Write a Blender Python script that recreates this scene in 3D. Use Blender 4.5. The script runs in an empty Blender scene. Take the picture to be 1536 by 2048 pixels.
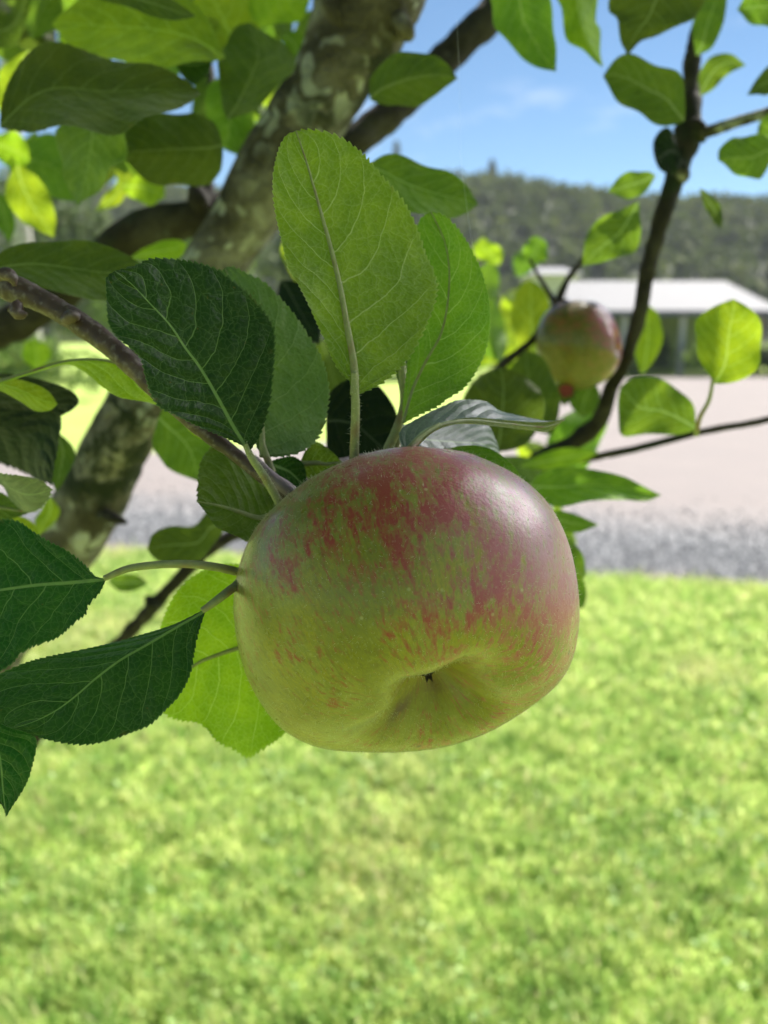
import bpy, math, random
import numpy as np
from mathutils import Vector, noise
R = math.radians
C = bpy.data.collections.new('scene'); bpy.context.scene.collection.children.link(C)
sc = bpy.context.scene

# ------------------------------------------------------------------ camera, sky, sun, exposure
PITCH = R(11.9); F = 1700.0
cam = bpy.data.cameras.new('camera'); cam.sensor_fit = 'VERTICAL'; cam.sensor_height = 36.0; cam.sensor_width = 27.0
cam.lens = F / 2048 * 36.0; cam.clip_start = 0.005; cam.clip_end = 3000
cam.dof.use_dof = True; cam.dof.focus_distance = 0.168; cam.dof.aperture_fstop = 15.0
co = bpy.data.objects.new('camera', cam); C.objects.link(co)
co.location = (0, 0, 1.5); co.rotation_euler = (R(90) - PITCH, 0, 0); sc.camera = co
SUN_EL, SUN_AZ = R(50), R(32)
w = bpy.data.worlds.new('World'); sc.world = w; w.use_nodes = True
wn, wl = w.node_tree.nodes, w.node_tree.links
bg = wn['Background']; sky = wn.new('ShaderNodeTexSky'); sky.sky_type = 'NISHITA'; sky.sun_disc = False
sky.sun_elevation = SUN_EL; sky.sun_rotation = SUN_AZ; sky.air_density = 0.72; sky.dust_density = 0.0; sky.ozone_density = 1.1
bg.inputs['Strength'].default_value = 0.05
tc = wn.new('ShaderNodeTexCoord'); mp = wn.new('ShaderNodeMapping'); mp.inputs['Scale'].default_value = (1.0, 1.0, 3.2)
ns = wn.new('ShaderNodeTexNoise'); ns.inputs['Scale'].default_value = 2.3; ns.inputs['Detail'].default_value = 7; ns.inputs['Roughness'].default_value = .58
mr = wn.new('ShaderNodeMapRange'); mr.inputs[1].default_value = .60; mr.inputs[2].default_value = .9
mx = wn.new('ShaderNodeMix'); mx.data_type = 'RGBA'; mx.inputs[7].default_value = (9.5, 9.9, 10.6, 1)
wl.new(tc.outputs['Generated'], mp.inputs[0]); wl.new(mp.outputs[0], ns.inputs[0]); wl.new(ns.outputs[0], mr.inputs[0])
wl.new(mr.outputs[0], mx.inputs[0]); tn = wn.new('ShaderNodeMix'); tn.data_type = 'RGBA'; tn.blend_type = 'MULTIPLY'; tn.inputs[0].default_value = 1; tn.inputs[7].default_value = (.80, .99, 1.02, 1)
wl.new(sky.outputs[0], tn.inputs[6]); wl.new(tn.outputs[2], mx.inputs[6]); wl.new(mx.outputs[2], bg.inputs[0])
# unseen bright cloud added at right so its reflection highlights the apple and leaf
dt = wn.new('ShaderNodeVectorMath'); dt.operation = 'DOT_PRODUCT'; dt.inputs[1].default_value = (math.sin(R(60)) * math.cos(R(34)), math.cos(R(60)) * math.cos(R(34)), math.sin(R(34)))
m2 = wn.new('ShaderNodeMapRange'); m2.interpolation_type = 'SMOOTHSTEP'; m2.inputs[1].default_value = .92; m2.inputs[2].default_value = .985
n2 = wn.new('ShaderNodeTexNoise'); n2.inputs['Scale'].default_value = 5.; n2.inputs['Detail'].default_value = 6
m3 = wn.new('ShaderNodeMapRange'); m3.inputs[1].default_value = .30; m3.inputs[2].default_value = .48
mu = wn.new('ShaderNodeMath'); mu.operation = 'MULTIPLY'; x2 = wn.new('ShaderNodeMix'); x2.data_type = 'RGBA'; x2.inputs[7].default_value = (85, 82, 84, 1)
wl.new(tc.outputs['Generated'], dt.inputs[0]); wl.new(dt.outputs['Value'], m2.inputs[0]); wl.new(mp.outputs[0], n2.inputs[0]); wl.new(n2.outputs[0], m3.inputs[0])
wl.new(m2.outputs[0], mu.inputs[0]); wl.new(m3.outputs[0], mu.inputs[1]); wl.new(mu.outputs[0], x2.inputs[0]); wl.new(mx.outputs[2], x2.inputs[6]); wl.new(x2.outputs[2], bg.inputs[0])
sd = bpy.data.lights.new('sun', 'SUN'); sd.energy = 4.8; sd.angle = R(0.5); sd.color = (1, .95, .86)
so = bpy.data.objects.new('sun', sd); C.objects.link(so)
SUN = Vector((math.sin(SUN_AZ) * math.cos(SUN_EL), math.cos(SUN_AZ) * math.cos(SUN_EL), math.sin(SUN_EL)))
so.rotation_euler = SUN.to_track_quat('Z', 'Y').to_euler(); so.location = (3, 4, 8)
sc.view_settings.view_transform = 'Standard'; sc.view_settings.look = 'None'; sc.view_settings.exposure = 1.45; sc.view_settings.gamma = 1
sc.render.engine = 'CYCLES'; sc.cycles.use_denoising = True
sc.cycles.max_bounces = 10; sc.cycles.transmission_bounces = 6; sc.cycles.diffuse_bounces = 5; sc.cycles.transparent_max_bounces = 8
sc.cycles.volume_bounces = 0; sc.cycles.sample_clamp_indirect = 6

# ------------------------------------------------------------------ helpers
CAM = np.array((0, 0, 1.5)); RT = np.array((1., 0, 0))
FW = np.array((0, math.cos(PITCH), -math.sin(PITCH))); UP = np.array((0, math.sin(PITCH), math.cos(PITCH)))
def P(x, y, d):                                  # the point at distance d along the view, in metres
    return CAM + RT * ((x - 768) / F * d) + UP * ((1024 - y) / F * d) + FW * d
def PA(a): return np.array([P(*q) for q in a])
def proj(p):
    q = p - CAM; d = q @ FW
    return 768 + F * (q @ RT) / d, 1024 - F * (q @ UP) / d, d
def smooth(pts, n):                              # Catmull-Rom through pts, resampled evenly by length
    p = np.array(pts, float)
    if len(p) > 2:
        e = np.vstack([2 * p[0] - p[1], p, 2 * p[-1] - p[-2]]); out = []
        for i in range(1, len(e) - 2):
            t = np.linspace(0, 1, 12, endpoint=False)[:, None]
            a, b, c, d = e[i - 1], e[i], e[i + 1], e[i + 2]
            out.append(.5 * (2 * b + (c - a) * t + (2 * a - 5 * b + 4 * c - d) * t * t + (3 * b - a - 3 * c + d) * t ** 3))
        p = np.vstack(out + [p[-1:]])
    l = np.r_[0, np.cumsum(np.linalg.norm(np.diff(p, axis=0), axis=1))]
    s = np.linspace(0, l[-1], n)
    return np.stack([np.interp(s, l, p[:, k]) for k in range(p.shape[1])], 1)
def mesh(name, V, Fc, mat, parent=None, uv=None, attrs=None, smooth_=True, mats=None):
    V = np.asarray(V, float); org = V.mean(0) if parent is not None or True else 0
    m = bpy.data.meshes.new(name)
    if isinstance(Fc, np.ndarray):
        n, k = Fc.shape
        m.vertices.add(len(V)); m.vertices.foreach_set('co', (V - org).astype('f').ravel())
        m.loops.add(n * k); m.loops.foreach_set('vertex_index', Fc.astype('i').ravel())
        m.polygons.add(n); m.polygons.foreach_set('loop_start', np.arange(0, n * k, k, dtype='i'))
        m.update(calc_edges=True)
    else: m.from_pydata((V - org).tolist(), [], Fc)
    if smooth_: m.polygons.foreach_set('use_smooth', np.ones(len(m.polygons), bool))
    li = np.empty(len(m.loops), 'i'); m.loops.foreach_get('vertex_index', li)
    for nm, u in (uv or {}).items():
        L = m.uv_layers.new(name=nm); L.data.foreach_set('uv', np.asarray(u, 'f')[li].ravel())
    for nm, a in (attrs or {}).items():
        a = np.asarray(a, 'f')
        if a.ndim == 1: A = m.attributes.new(nm, 'FLOAT', 'POINT'); A.data.foreach_set('value', a)
        else: A = m.attributes.new(nm, 'FLOAT_VECTOR', 'POINT'); A.data.foreach_set('vector', a.ravel())
    m.materials.append(mat); m.update()
    o = bpy.data.objects.new(name, m); C.objects.link(o)
    if parent is not None:
        o.parent = parent; wp = Vector((0, 0, 0)); q = parent
        while q is not None: wp += q.location; q = q.parent
        o.location = Vector(org) - wp
    else: o.location = org
    return o
def tag(o, label=None, cat=None, group=None, kind=None):
    for k, v in (('label', label), ('category', cat), ('group', group), ('kind', kind)):
        if v: o[k] = v
    return o
def grid_faces(nr, nc, wrap=False):
    i = np.arange(nr - 1)[:, None]; j = np.arange(nc if wrap else nc - 1)[None]
    j2 = (j + 1) % nc
    return np.stack([i * nc + j, i * nc + j2, (i + 1) * nc + j2, (i + 1) * nc + j], -1).reshape(-1, 4)
def tube_vf(pts, rad, seg=14, rings=None, amp=0., freq=40., seed=0, cap=True, lump=0.):
    n = rings or max(6, len(pts) * 4)
    q = smooth([list(p) + [r] for p, r in zip(pts, rad)], n); p, r = q[:, :3], q[:, 3]
    T = np.gradient(p, axis=0); T /= np.linalg.norm(T, axis=1)[:, None]
    a = np.cross(T, (0.13, .31, .94)); a /= np.linalg.norm(a, axis=1)[:, None]; b = np.cross(T, a)
    th = np.linspace(0, 2 * np.pi, seg, endpoint=False)
    dirs = a[:, None] * np.cos(th)[None, :, None] + b[:, None] * np.sin(th)[None, :, None]
    V = p[:, None] + dirs * r[:, None, None]
    if amp or lump:
        for i in range(n):
            for j in range(seg):
                v = Vector(V[i, j]) + Vector((seed * 7.1, 0, 0))
                k = amp * (noise.noise(v * freq) + .5 * noise.noise(v * freq * 2.3) + .3 * noise.noise(v * freq * 5.1)) + lump * noise.noise(v * freq * .3)
                V[i, j] += dirs[i, j] * k * r[i]
    V = V.reshape(-1, 3); Fc = grid_faces(n, seg, True).tolist()
    if cap: Fc += [list(range(seg))[::-1], list(range((n - 1) * seg, n * seg))]
    return V, Fc
class G:                                         # small node-graph builder
    def __init__(s, name):
        s.m = bpy.data.materials.new(name); s.m.use_nodes = True; s.t = s.m.node_tree; s.t.nodes.clear()
    def n(s, typ, ins=None, **kw):
        x = s.t.nodes.new('ShaderNode' + typ)
        for k, v in kw.items(): setattr(x, k, v)
        for k, v in (ins or {}).items():
            if hasattr(v, 'is_linked') or isinstance(v, bpy.types.NodeSocket): s.t.links.new(v, x.inputs[k])
            else:
                if isinstance(v, tuple) and len(v) == 3 and x.inputs[k].type == 'RGBA': v = (*v, 1)
                x.inputs[k].default_value = v
        return x
    def ma(s, op, a, b=0., c=0., clamp=False):
        return s.n('Math', {0: a, 1: b, 2: c}, operation=op, use_clamp=clamp).outputs[0]
    def ss(s, x, a, b, lo=0., hi=1.):
        return s.n('MapRange', {0: x, 1: a, 2: b, 3: lo, 4: hi}, interpolation_type='SMOOTHSTEP').outputs[0]
    def mix(s, f, a, b, blend='MIX'):
        return s.n('Mix', {0: f, 6: a, 7: b}, data_type='RGBA', blend_type=blend).outputs[2]
    def noise(s, vec=None, scale=5., det=3., rough=.5, dist=0.):
        i = {'Scale': scale, 'Detail': det, 'Roughness': rough, 'Distortion': dist}
        if vec is not None: i['Vector'] = vec
        return s.n('TexNoise', i).outputs[0]
    def obj(s): return s.n('TexCoord').outputs['Object']
    def attr(s, nm): return s.n('Attribute', attribute_name=nm)
    def bsdf(s, col, rough=.5, normal=None, spec=.5, **kw):
        i = {'Base Color': col, 'Roughness': rough, 'Specular IOR Level': spec, **kw}
        if normal is not None: i['Normal'] = normal
        return s.n('BsdfPrincipled', i).outputs[0]
    def bump(s, h, st=.3, dist=.001):
        return s.n('Bump', {'Height': h, 'Strength': st, 'Distance': dist}).outputs[0]
    def out(s, sh):
        o = s.n('OutputMaterial'); s.t.links.new(sh, o.inputs[0]); return s.m
def ramp(g, f, stops):
    x = g.n('ValToRGB', {0: f}); e = x.color_ramp.elements
    while len(e) < len(stops): e.new(.5)
    for k, (p, c) in enumerate(stops): e[k].position = p; e[k].color = (*c, 1)
    return x.outputs[0]

# ------------------------------------------------------------------ leaf materials
def leaf_mat(name, top, under, trans, vein, gloss=.4, tmix=.5, NV=7.5, detail=True, vstr=.8, spec=.5, veintop=None, bmp=.8):
    g = G(name)
    uv = g.n('UVMap', uv_map='st'); mm = g.n('UVMap', uv_map='mm')
    sp = g.n('SeparateXYZ', {0: uv.outputs[0]}); s, t = sp.outputs[0], sp.outputs[1]
    sm = g.n('SeparateXYZ', {0: mm.outputs[0]}); xm, ym = sm.outputs[0], sm.outputs[1]
    rnd = g.n('ObjectInfo').outputs['Random']
    a = g.ma('ABSOLUTE', s); side = g.ma('GREATER_THAN', s, 0.)
    warp = g.noise(mm.outputs[0], .09, 2.); warp2 = g.noise(mm.outputs[0], .35, 1.)
    f = g.ma('SUBTRACT', t, g.ma('MULTIPLY', g.ma('POWER', a, 1.25), .27))
    f = g.ma('MULTIPLY_ADD', f, NV, g.ma('MULTIPLY', side, .45))
    f = g.ma('ADD', f, g.ma('MULTIPLY', g.ma('SUBTRACT', warp, .5), .55))
    f = g.ma('ADD', f, g.ma('MULTIPLY', g.ma('SUBTRACT', warp2, .5), .16))
    tri = g.ma('ABSOLUTE', g.ma('SUBTRACT', g.ma('FRACT', f), .5))           # 0 on a side vein
    wv = g.ma('MULTIPLY_ADD', a, -.018, .036)
    side_v = g.ma('MULTIPLY', g.ss(tri, 0., wv, 1., 0.), g.ss(a, .80, 1.0, 1., .15))
    axm = g.ma('ABSOLUTE', xm)
    mid = g.ss(axm, g.ma('MULTIPLY_ADD', t, -.30, .30), g.ma('MULTIPLY_ADD', t, -.50, .62), 1., 0.)
    wob = g.n('VectorMath', {0: mm.outputs[0], 1: g.n('VectorMath', {0: g.n('TexNoise', {'Vector': mm.outputs[0], 'Scale': .5, 'Detail': 2.}).outputs[1], 3: 1.6}, operation='SCALE').outputs[0]}, operation='ADD').outputs[0]
    v1 = g.n('TexVoronoi', {'Vector': wob, 'Scale': .21, 'Randomness': 1.}, feature='DISTANCE_TO_EDGE', voronoi_dimensions='2D').outputs[0]
    tert = g.ss(v1, .0, .030, 1., 0.)
    v2 = g.n('TexVoronoi', {'Vector': wob, 'Scale': .75, 'Randomness': 1.}, feature='DISTANCE_TO_EDGE', voronoi_dimensions='2D').outputs[0]
    fine = g.ss(v2, .0, .14, 1., 0.)
    vein_f = g.ma('MAXIMUM', g.ma('MULTIPLY', side_v, vstr), g.ma('MULTIPLY', tert, vstr * .34))
    vein_f = g.ma('MAXIMUM', vein_f, g.ma('MULTIPLY', fine, vstr * .17))
    vein_f = g.ma('MAXIMUM', vein_f, g.ma('MULTIPLY', mid, .95))
    edge = g.ss(a, .965, 1.)
    vein_f = g.ma('MAXIMUM', vein_f, g.ma('MULTIPLY', edge, .45))
    back = g.n('NewGeometry').outputs['Backfacing']
    mot = g.noise(mm.outputs[0], .12, 4., .6); mot2 = g.noise(mm.outputs[0], 1.8, 3., .6)
    def shade(c):
        v = g.n('HueSaturation', {'Hue': g.ma('MULTIPLY_ADD', rnd, .03, .486), 'Value': g.ma('MULTIPLY_ADD', rnd, .5, .75), 'Color': c}).outputs[0]
        v = g.mix(g.ss(mot, .35, .7), v, g.n('HueSaturation', {'Hue': .487, 'Value': 1.28, 'Color': v}).outputs[0])
        return g.mix(g.ss(mot2, .3, .75), g.n('HueSaturation', {'Value': .86, 'Color': v}).outputs[0], v)
    base = g.mix(back, shade(top), shade(under))
    vt = veintop or vein
    vc = g.mix(back, vt, vein)
    vein_f = g.ma('MINIMUM', vein_f, 1.)
    base = g.mix(vein_f, base, vc)
    spots = g.n('TexVoronoi', {'Vector': mm.outputs[0], 'Scale': .16}, feature='F1', voronoi_dimensions='2D')
    spot = g.ss(spots.outputs['Distance'], .0, .05, 1., 0.)
    spot = g.ma('MULTIPLY', spot, g.ma('GREATER_THAN', g.n('SeparateXYZ', {0: spots.outputs['Color']}).outputs[0], .5))
    base = g.mix(g.ma('MULTIPLY', spot, .75), base, (.13, .075, .02))
    rim = g.ma('MULTIPLY', g.ss(a, .86, .98), g.ss(g.noise(mm.outputs[0], .16, 3., .6), .60, .70))
    base = g.mix(g.ma('MULTIPLY', rim, .7), base, (.14, .07, .02))
    tr = g.mix(g.ma('MULTIPLY', vein_f, .7, clamp=True), shade(trans), tuple(min(1, c * 1.25 + .16) for c in trans))
    h = g.ma('ADD', g.ma('MULTIPLY', g.ma('POWER', g.ma('MULTIPLY', tri, 2.), .7), .9), g.ma('MULTIPLY', g.ss(v1, 0., .3), .35))
    h = g.ma('ADD', h, g.ma('MULTIPLY', v2, .35)); h = g.ma('ADD', h, g.ma('MULTIPLY', mot2, .12))
    nrm = g.bump(h, bmp, .0007)
    rough = g.ma('ADD', g.mix(back, (gloss,) * 3, (.72,) * 3), g.ma('MULTIPLY', g.ma('SUBTRACT', mot, .5), .5))
    spc = g.mix(back, (spec,) * 3, (.25,) * 3)
    pb = g.bsdf(base, rough, nrm, spc, **{'Sheen Weight': .12})
    tb = g.n('BsdfTranslucent', {'Color': tr}).outputs[0]
    return g.out(g.n('MixShader', {0: tmix, 1: pb, 2: tb}).outputs[0])
LM = {
 'pale':   leaf_mat('leaf_pale_underside', (.05, .12, .012), (.125, .175, .022), (.24, .33, .010), (.42, .44, .20), .45, .46, vstr=1.15),
 'fresh':  leaf_mat('leaf_fresh', (.04, .11, .01), (.075, .135, .02), (.13, .25, .008), (.30, .38, .11), .42, .46, vstr=1.1),
 'grey':   leaf_mat('leaf_grey_underside', (.05, .11, .02), (.12, .175, .065), (.08, .17, .015), (.25, .30, .14), .5, .30, vstr=.7),
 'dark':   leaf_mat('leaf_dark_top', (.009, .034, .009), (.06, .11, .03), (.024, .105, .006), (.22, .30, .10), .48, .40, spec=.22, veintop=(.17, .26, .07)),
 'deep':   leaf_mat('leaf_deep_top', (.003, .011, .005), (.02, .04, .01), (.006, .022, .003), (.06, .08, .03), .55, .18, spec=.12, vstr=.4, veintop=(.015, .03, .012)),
 'gloss':  leaf_mat('leaf_glossy_top', (.05, .075, .055), (.12, .19, .03), (.05, .11, .015), (.22, .30, .15), .46, .20, spec=.9, bmp=.25),
 'bright': leaf_mat('leaf_sunlit', (.06, .14, .012), (.14, .21, .025), (.28, .42, .008), (.40, .50, .13), .45, .60, vstr=1.15),
 'olive':  leaf_mat('leaf_olive', (.03, .065, .006), (.05, .072, .012), (.085, .16, .006), (.16, .19, .05), .5, .36),
}
def petiole_mat():
    g = G('leaf_stalk_downy'); o = g.obj()
    c = g.mix(g.noise(o, 700., 3.), (.16, .17, .065), (.29, .30, .15))
    c = g.mix(g.ss(g.noise(o, 160., 2.), .5, .75), c, (.20, .13, .07))
    return g.out(g.bsdf(c, .6, g.bump(g.noise(o, 1500., 2.), .3, .0003), .3, **{'Subsurface Weight': .1, 'Subsurface Radius': (.002, .002, .001), 'Subsurface Scale': .3}))
STALK = petiole_mat()
g = G('fine_hair'); HAIR = g.out(g.n('MixShader', {0: .45, 1: g.bsdf((.55, .55, .45), .5), 2: g.n('BsdfTranslucent', {'Color': (.7, .7, .55)}).outputs[0]}).outputs[0])

# ------------------------------------------------------------------ bark materials
def bark(name, cols, lich, moss, sc_=1., light=.5, mossy=.3):
    g = G(name); o = g.n('NewGeometry').outputs['Position']
    a = g.noise(o, 22 * sc_, 5., .62, .6); b = g.noise(o, 75 * sc_, 5., .65); c = g.noise(o, 9 * sc_, 3., .55)
    base = ramp(g, a, [(.30, cols[0]), (.48, cols[1]), (.62, cols[2])])
    base = g.mix(g.ss(b, .45, .62), base, g.mix(.5, base, cols[0]))
    vo = g.n('TexVoronoi', {'Vector': g.n('VectorMath', {0: o, 1: g.n('VectorMath', {0: g.n('TexNoise', {'Vector': o, 'Scale': 45. * sc_}).outputs[1], 3: .045}, operation='SCALE').outputs[0]}, operation='ADD').outputs[0], 'Scale': 74. * sc_}, feature='F1').outputs[0]
    lf = g.ma('MULTIPLY', g.ss(vo, .50, .32), g.ss(g.noise(o, 16. * sc_, 3., .6), 1 - light - .08, 1 - light + .1))
    base = g.mix(lf, base, g.mix(b, lich, tuple(x * .65 for x in lich)))
    mf = g.ma('MULTIPLY', g.ss(c, 1 - mossy - .05, 1 - mossy + .07), g.ss(b, .38, .55))
    base = g.mix(mf, base, moss)
    h = g.ma('ADD', a, g.ma('ADD', g.ma('MULTIPLY', b, .6), g.ma('MULTIPLY', g.noise(o, 300 * sc_, 3.), .25)))
    return g.out(g.bsdf(base, .85, g.bump(h, .9, .006 / sc_), .25))
BARK = bark('mossy_grey_bark', [(.018, .014, .010), (.085, .070, .058), (.20, .178, .160)], (.38, .37, .36), (.015, .019, .010), 1., .54, .46)
BARKD = bark('dark_bark', [(.012, .009, .007), (.026, .02, .016), (.05, .042, .034)], (.11, .12, .10), (.016, .024, .012), 1.5, .30, .4)
def twig_mat():
    g = G('young_twig_bark'); o = g.obj()
    a = g.noise(o, 90., 4., .6); b = g.noise(o, 600., 3.)
    c = ramp(g, a, [(.3, (.028, .013, .011)), (.5, (.058, .031, .025)), (.68, (.11, .07, .06))])
    c = g.mix(g.ma('MULTIPLY', g.ss(b, .5, .66), .4), c, (.22, .18, .17))
    return g.out(g.bsdf(c, .5, g.bump(g.ma('ADD', a, g.ma('MULTIPLY', b, .4)), .5, .0012), .4))
TWIG = twig_mat()
g = G('twig_end_violet'); o_ = g.obj(); TWIGV = g.out(g.bsdf(g.mix(g.noise(o_, 300., 4.), (.10, .06, .075), (.24, .19, .20)), .6, g.bump(g.noise(o_, 900., 3.), .4, .0005)))

# ------------------------------------------------------------------ apple tree: root, limbs, twigs
TRUNK = np.array((-0.80, 0.62, 0.0))
tree = bpy.data.objects.new('apple_tree', None); C.objects.link(tree); tree.location = TRUNK; tree.empty_display_size = .1
tag(tree, 'apple tree with lichen covered limbs and broad toothed leaves framing the lawn', 'tree')
def branch(name, pts, rad, mat, seg=20, rings=60, amp=.1, freq=60, seed=0, label=None, lump=0.):
    V, Fc = tube_vf(PA(pts) if not isinstance(pts, np.ndarray) else pts, rad, seg, rings, amp, freq, seed, True, lump)
    return tag(mesh(name, V, Fc, mat, tree), label)
tr_pts = np.vstack([[TRUNK + (0, 0, -.05)], [TRUNK + (.02, .02, .35)], [TRUNK + (.10, .0, .7)], [P(-400, 1850, .66)], [P(-210, 1580, .60)], PA([(-18, 1290, .53)]), PA([(140, 1080, .50), (215, 930, .48), (262, 840, .465), (330, 700, .46), (440, 510, .45), (520, 380, .44), (615, 240, .43), (690, 110, .42), (740, -20, .41), (800, -220, .40), (880, -500, .40)])])
branch('trunk', tr_pts, [.095, .075, .06, .045, .034, .0225, .0195, .0190, .0185, .0176, .0168, .0172, .0190, .0215, .0275, .030, .028], BARK, 56, 340, .10, 42, 1, 'thick grey trunk limb with lichen and dark moss crossing behind the leaves', .18)
branch('limb', [(1230, -240, .62), (1080, -90, .60), (1000, 10, .58), (905, 105, .57), (800, 205, .56), (700, 290, .55), (560, 370, .54), (430, 425, .53), (320, 450, .53), (235, 490, .54), (130, 580, .56), (30, 645, .58), (-140, 720, .62)],
       [.012, .0115, .011, .0105, .0105, .0105, .011, .011, .012, .0115, .0115, .012, .014], BARKD, 26, 120, .2, 60, 2, 'dark mossy limb running behind the trunk limb')
branch('limb', [(1560, -160, .50), (1440, -10, .47), (1392, 70, .46), (1384, 170, .455), (1378, 262, .45), (1352, 345, .45), (1325, 430, .45), (1300, 520, .455), (1282, 610, .46), (1258, 700, .47), (1222, 780, .48), (1192, 850, .49), (1110, 905, .50), (950, 985, .51), (760, 1060, .52), (600, 1060, .52), (465, 1070, .52), (375, 1140, .52), (305, 1215, .53), (235, 1290, .54), (120, 1410, .57), (-60, 1600, .62), (-200, 1720, .64)],
       [.0035, .0033, .0040, .0048, .0068, .0052, .0046, .0042, .0038, .0038, .0040, .0048, .0055, .0050, .0048, .0045, .0038, .0037, .0042, .0044, .0055, .010, .012], BARKD, 20, 260, .3, 110, 3, 'thin dark limb bending up through the right side')
branch('twig', [(940, 960, .50), (1035, 938, .48), (1160, 920, .47), (1290, 893, .46), (1400, 864, .45), (1540, 838, .44), (1640, 800, .43)], [.0024, .0022, .0021, .0020, .0019, .0018, .0017], BARKD, 10, 70, .2, 160, 4, 'thin dark twig lying across the gravel at right')
branch('twig', [(985, 756, .46), (1010, 725, .46), (1065, 680, .465), (1112, 610, .47), (1135, 560, .47), (1180, 500, .47)], [.0030, .0024, .0021, .0024, .0018, .0012], BARKD, 10, 50, .25, 160, 5)
branch('twig', [(1385, 268, .45), (1420, 262, .44), (1470, 245, .43), (1545, 222, .42), (1600, 200, .42)], [.004, .003, .0028, .0028, .0024], BARK, 10, 40, .2, 120, 6)
branch('twig', [(1110, 605, .47), (1085, 565, .48), (1060, 520, .49)], [.0016, .0013, .001], BARKD, 8, 20, .2, 160, 7)
branch('twig', [(415, 400, .53), (412, 300, .54), (425, 200, .55), (420, 130, .56)], [.005, .004, .003, .0025], BARKD, 10, 40, .3, 120, 8)
branch('spur', [(205, 1030, .475), (228, 1036, .468), (243, 1041, .466), (254, 1048, .465)], [.0040, .0032, .0022, .0008], BARKD, 10, 20, .25, 200, 9, 'short black broken spur on the trunk limb')
for x, y, r, sd_ in ((668, 20, .013, 11), (800, 52, .009, 12), (1352, 338, .0075, 13), (305, 1205, .006, 14), (1392, 262, .0065, 15), (400, 405, .013, 17)):
    d = {11: .405, 12: .405, 13: .447, 14: .525, 15: .447, 17: .525}[sd_]
    branch('knot', [(x - r * 1400, y + 8, d), (x, y, d - .001), (x + r * 1400, y - 10, d)], [r * .35, r, r * .4], BARK if sd_ in (13, 11, 12) else BARKD, 18, 24, .35, 120, sd_)
# front twig that carries the apple
TW = [(-150, 520, .205), (-40, 555, .205), (60, 592, .203), (150, 640, .200), (230, 700, .197), (300, 768, .196), (380, 842, .195), (450, 893, .194), (520, 948, .193), (585, 996, .192), (660, 1050, .197)]
branch('twig', TW, [.0034, .0032, .0031, .0028, .0025, .0022, .0018, .0017, .0017, .0018, .002], TWIG, 24, 190, .10, 260, 21, 'reddish brown front twig coming in from the left to the big apple', .25)
branch('bud', [(-5, 556, .1985), (10, 548, .1975), (24, 556, .1972), (30, 572, .1975)], [.0008, .0016, .0013, .0004], TWIG, 12, 20, .15, 300, 22, 'dark bud on the upper side of the front twig')
branch('bud', [(28, 612, .1985), (40, 627, .1980), (54, 628, .198)], [.0018, .0013, .0004], TWIG, 12, 20, .4, 400, 23)
branch('bud', [(128, 640, .1965), (142, 634, .1950), (158, 628, .196)], [.0012, .0018, .0007], TWIG, 14, 20, .35, 400, 24, 'small dark bud scar on the front twig')
branch('fruit_spur', [(505, 915, .189), (545, 955, .190), (590, 990, .192), (640, 1040, .20)], [.0009, .0013, .0017, .0019], TWIGV, 18, 50, .10, 300, 25, 'violet grey fruit spur running under the top of the big apple')
branch('fruit_spur', [(560, 1000, .205), (640, 960, .215), (720, 930, .225), (800, 935, .23), (860, 960, .232)], [.0025, .0030, .0030, .0028, .0016], TWIGV, 18, 40, .15, 300, 26)

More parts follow.
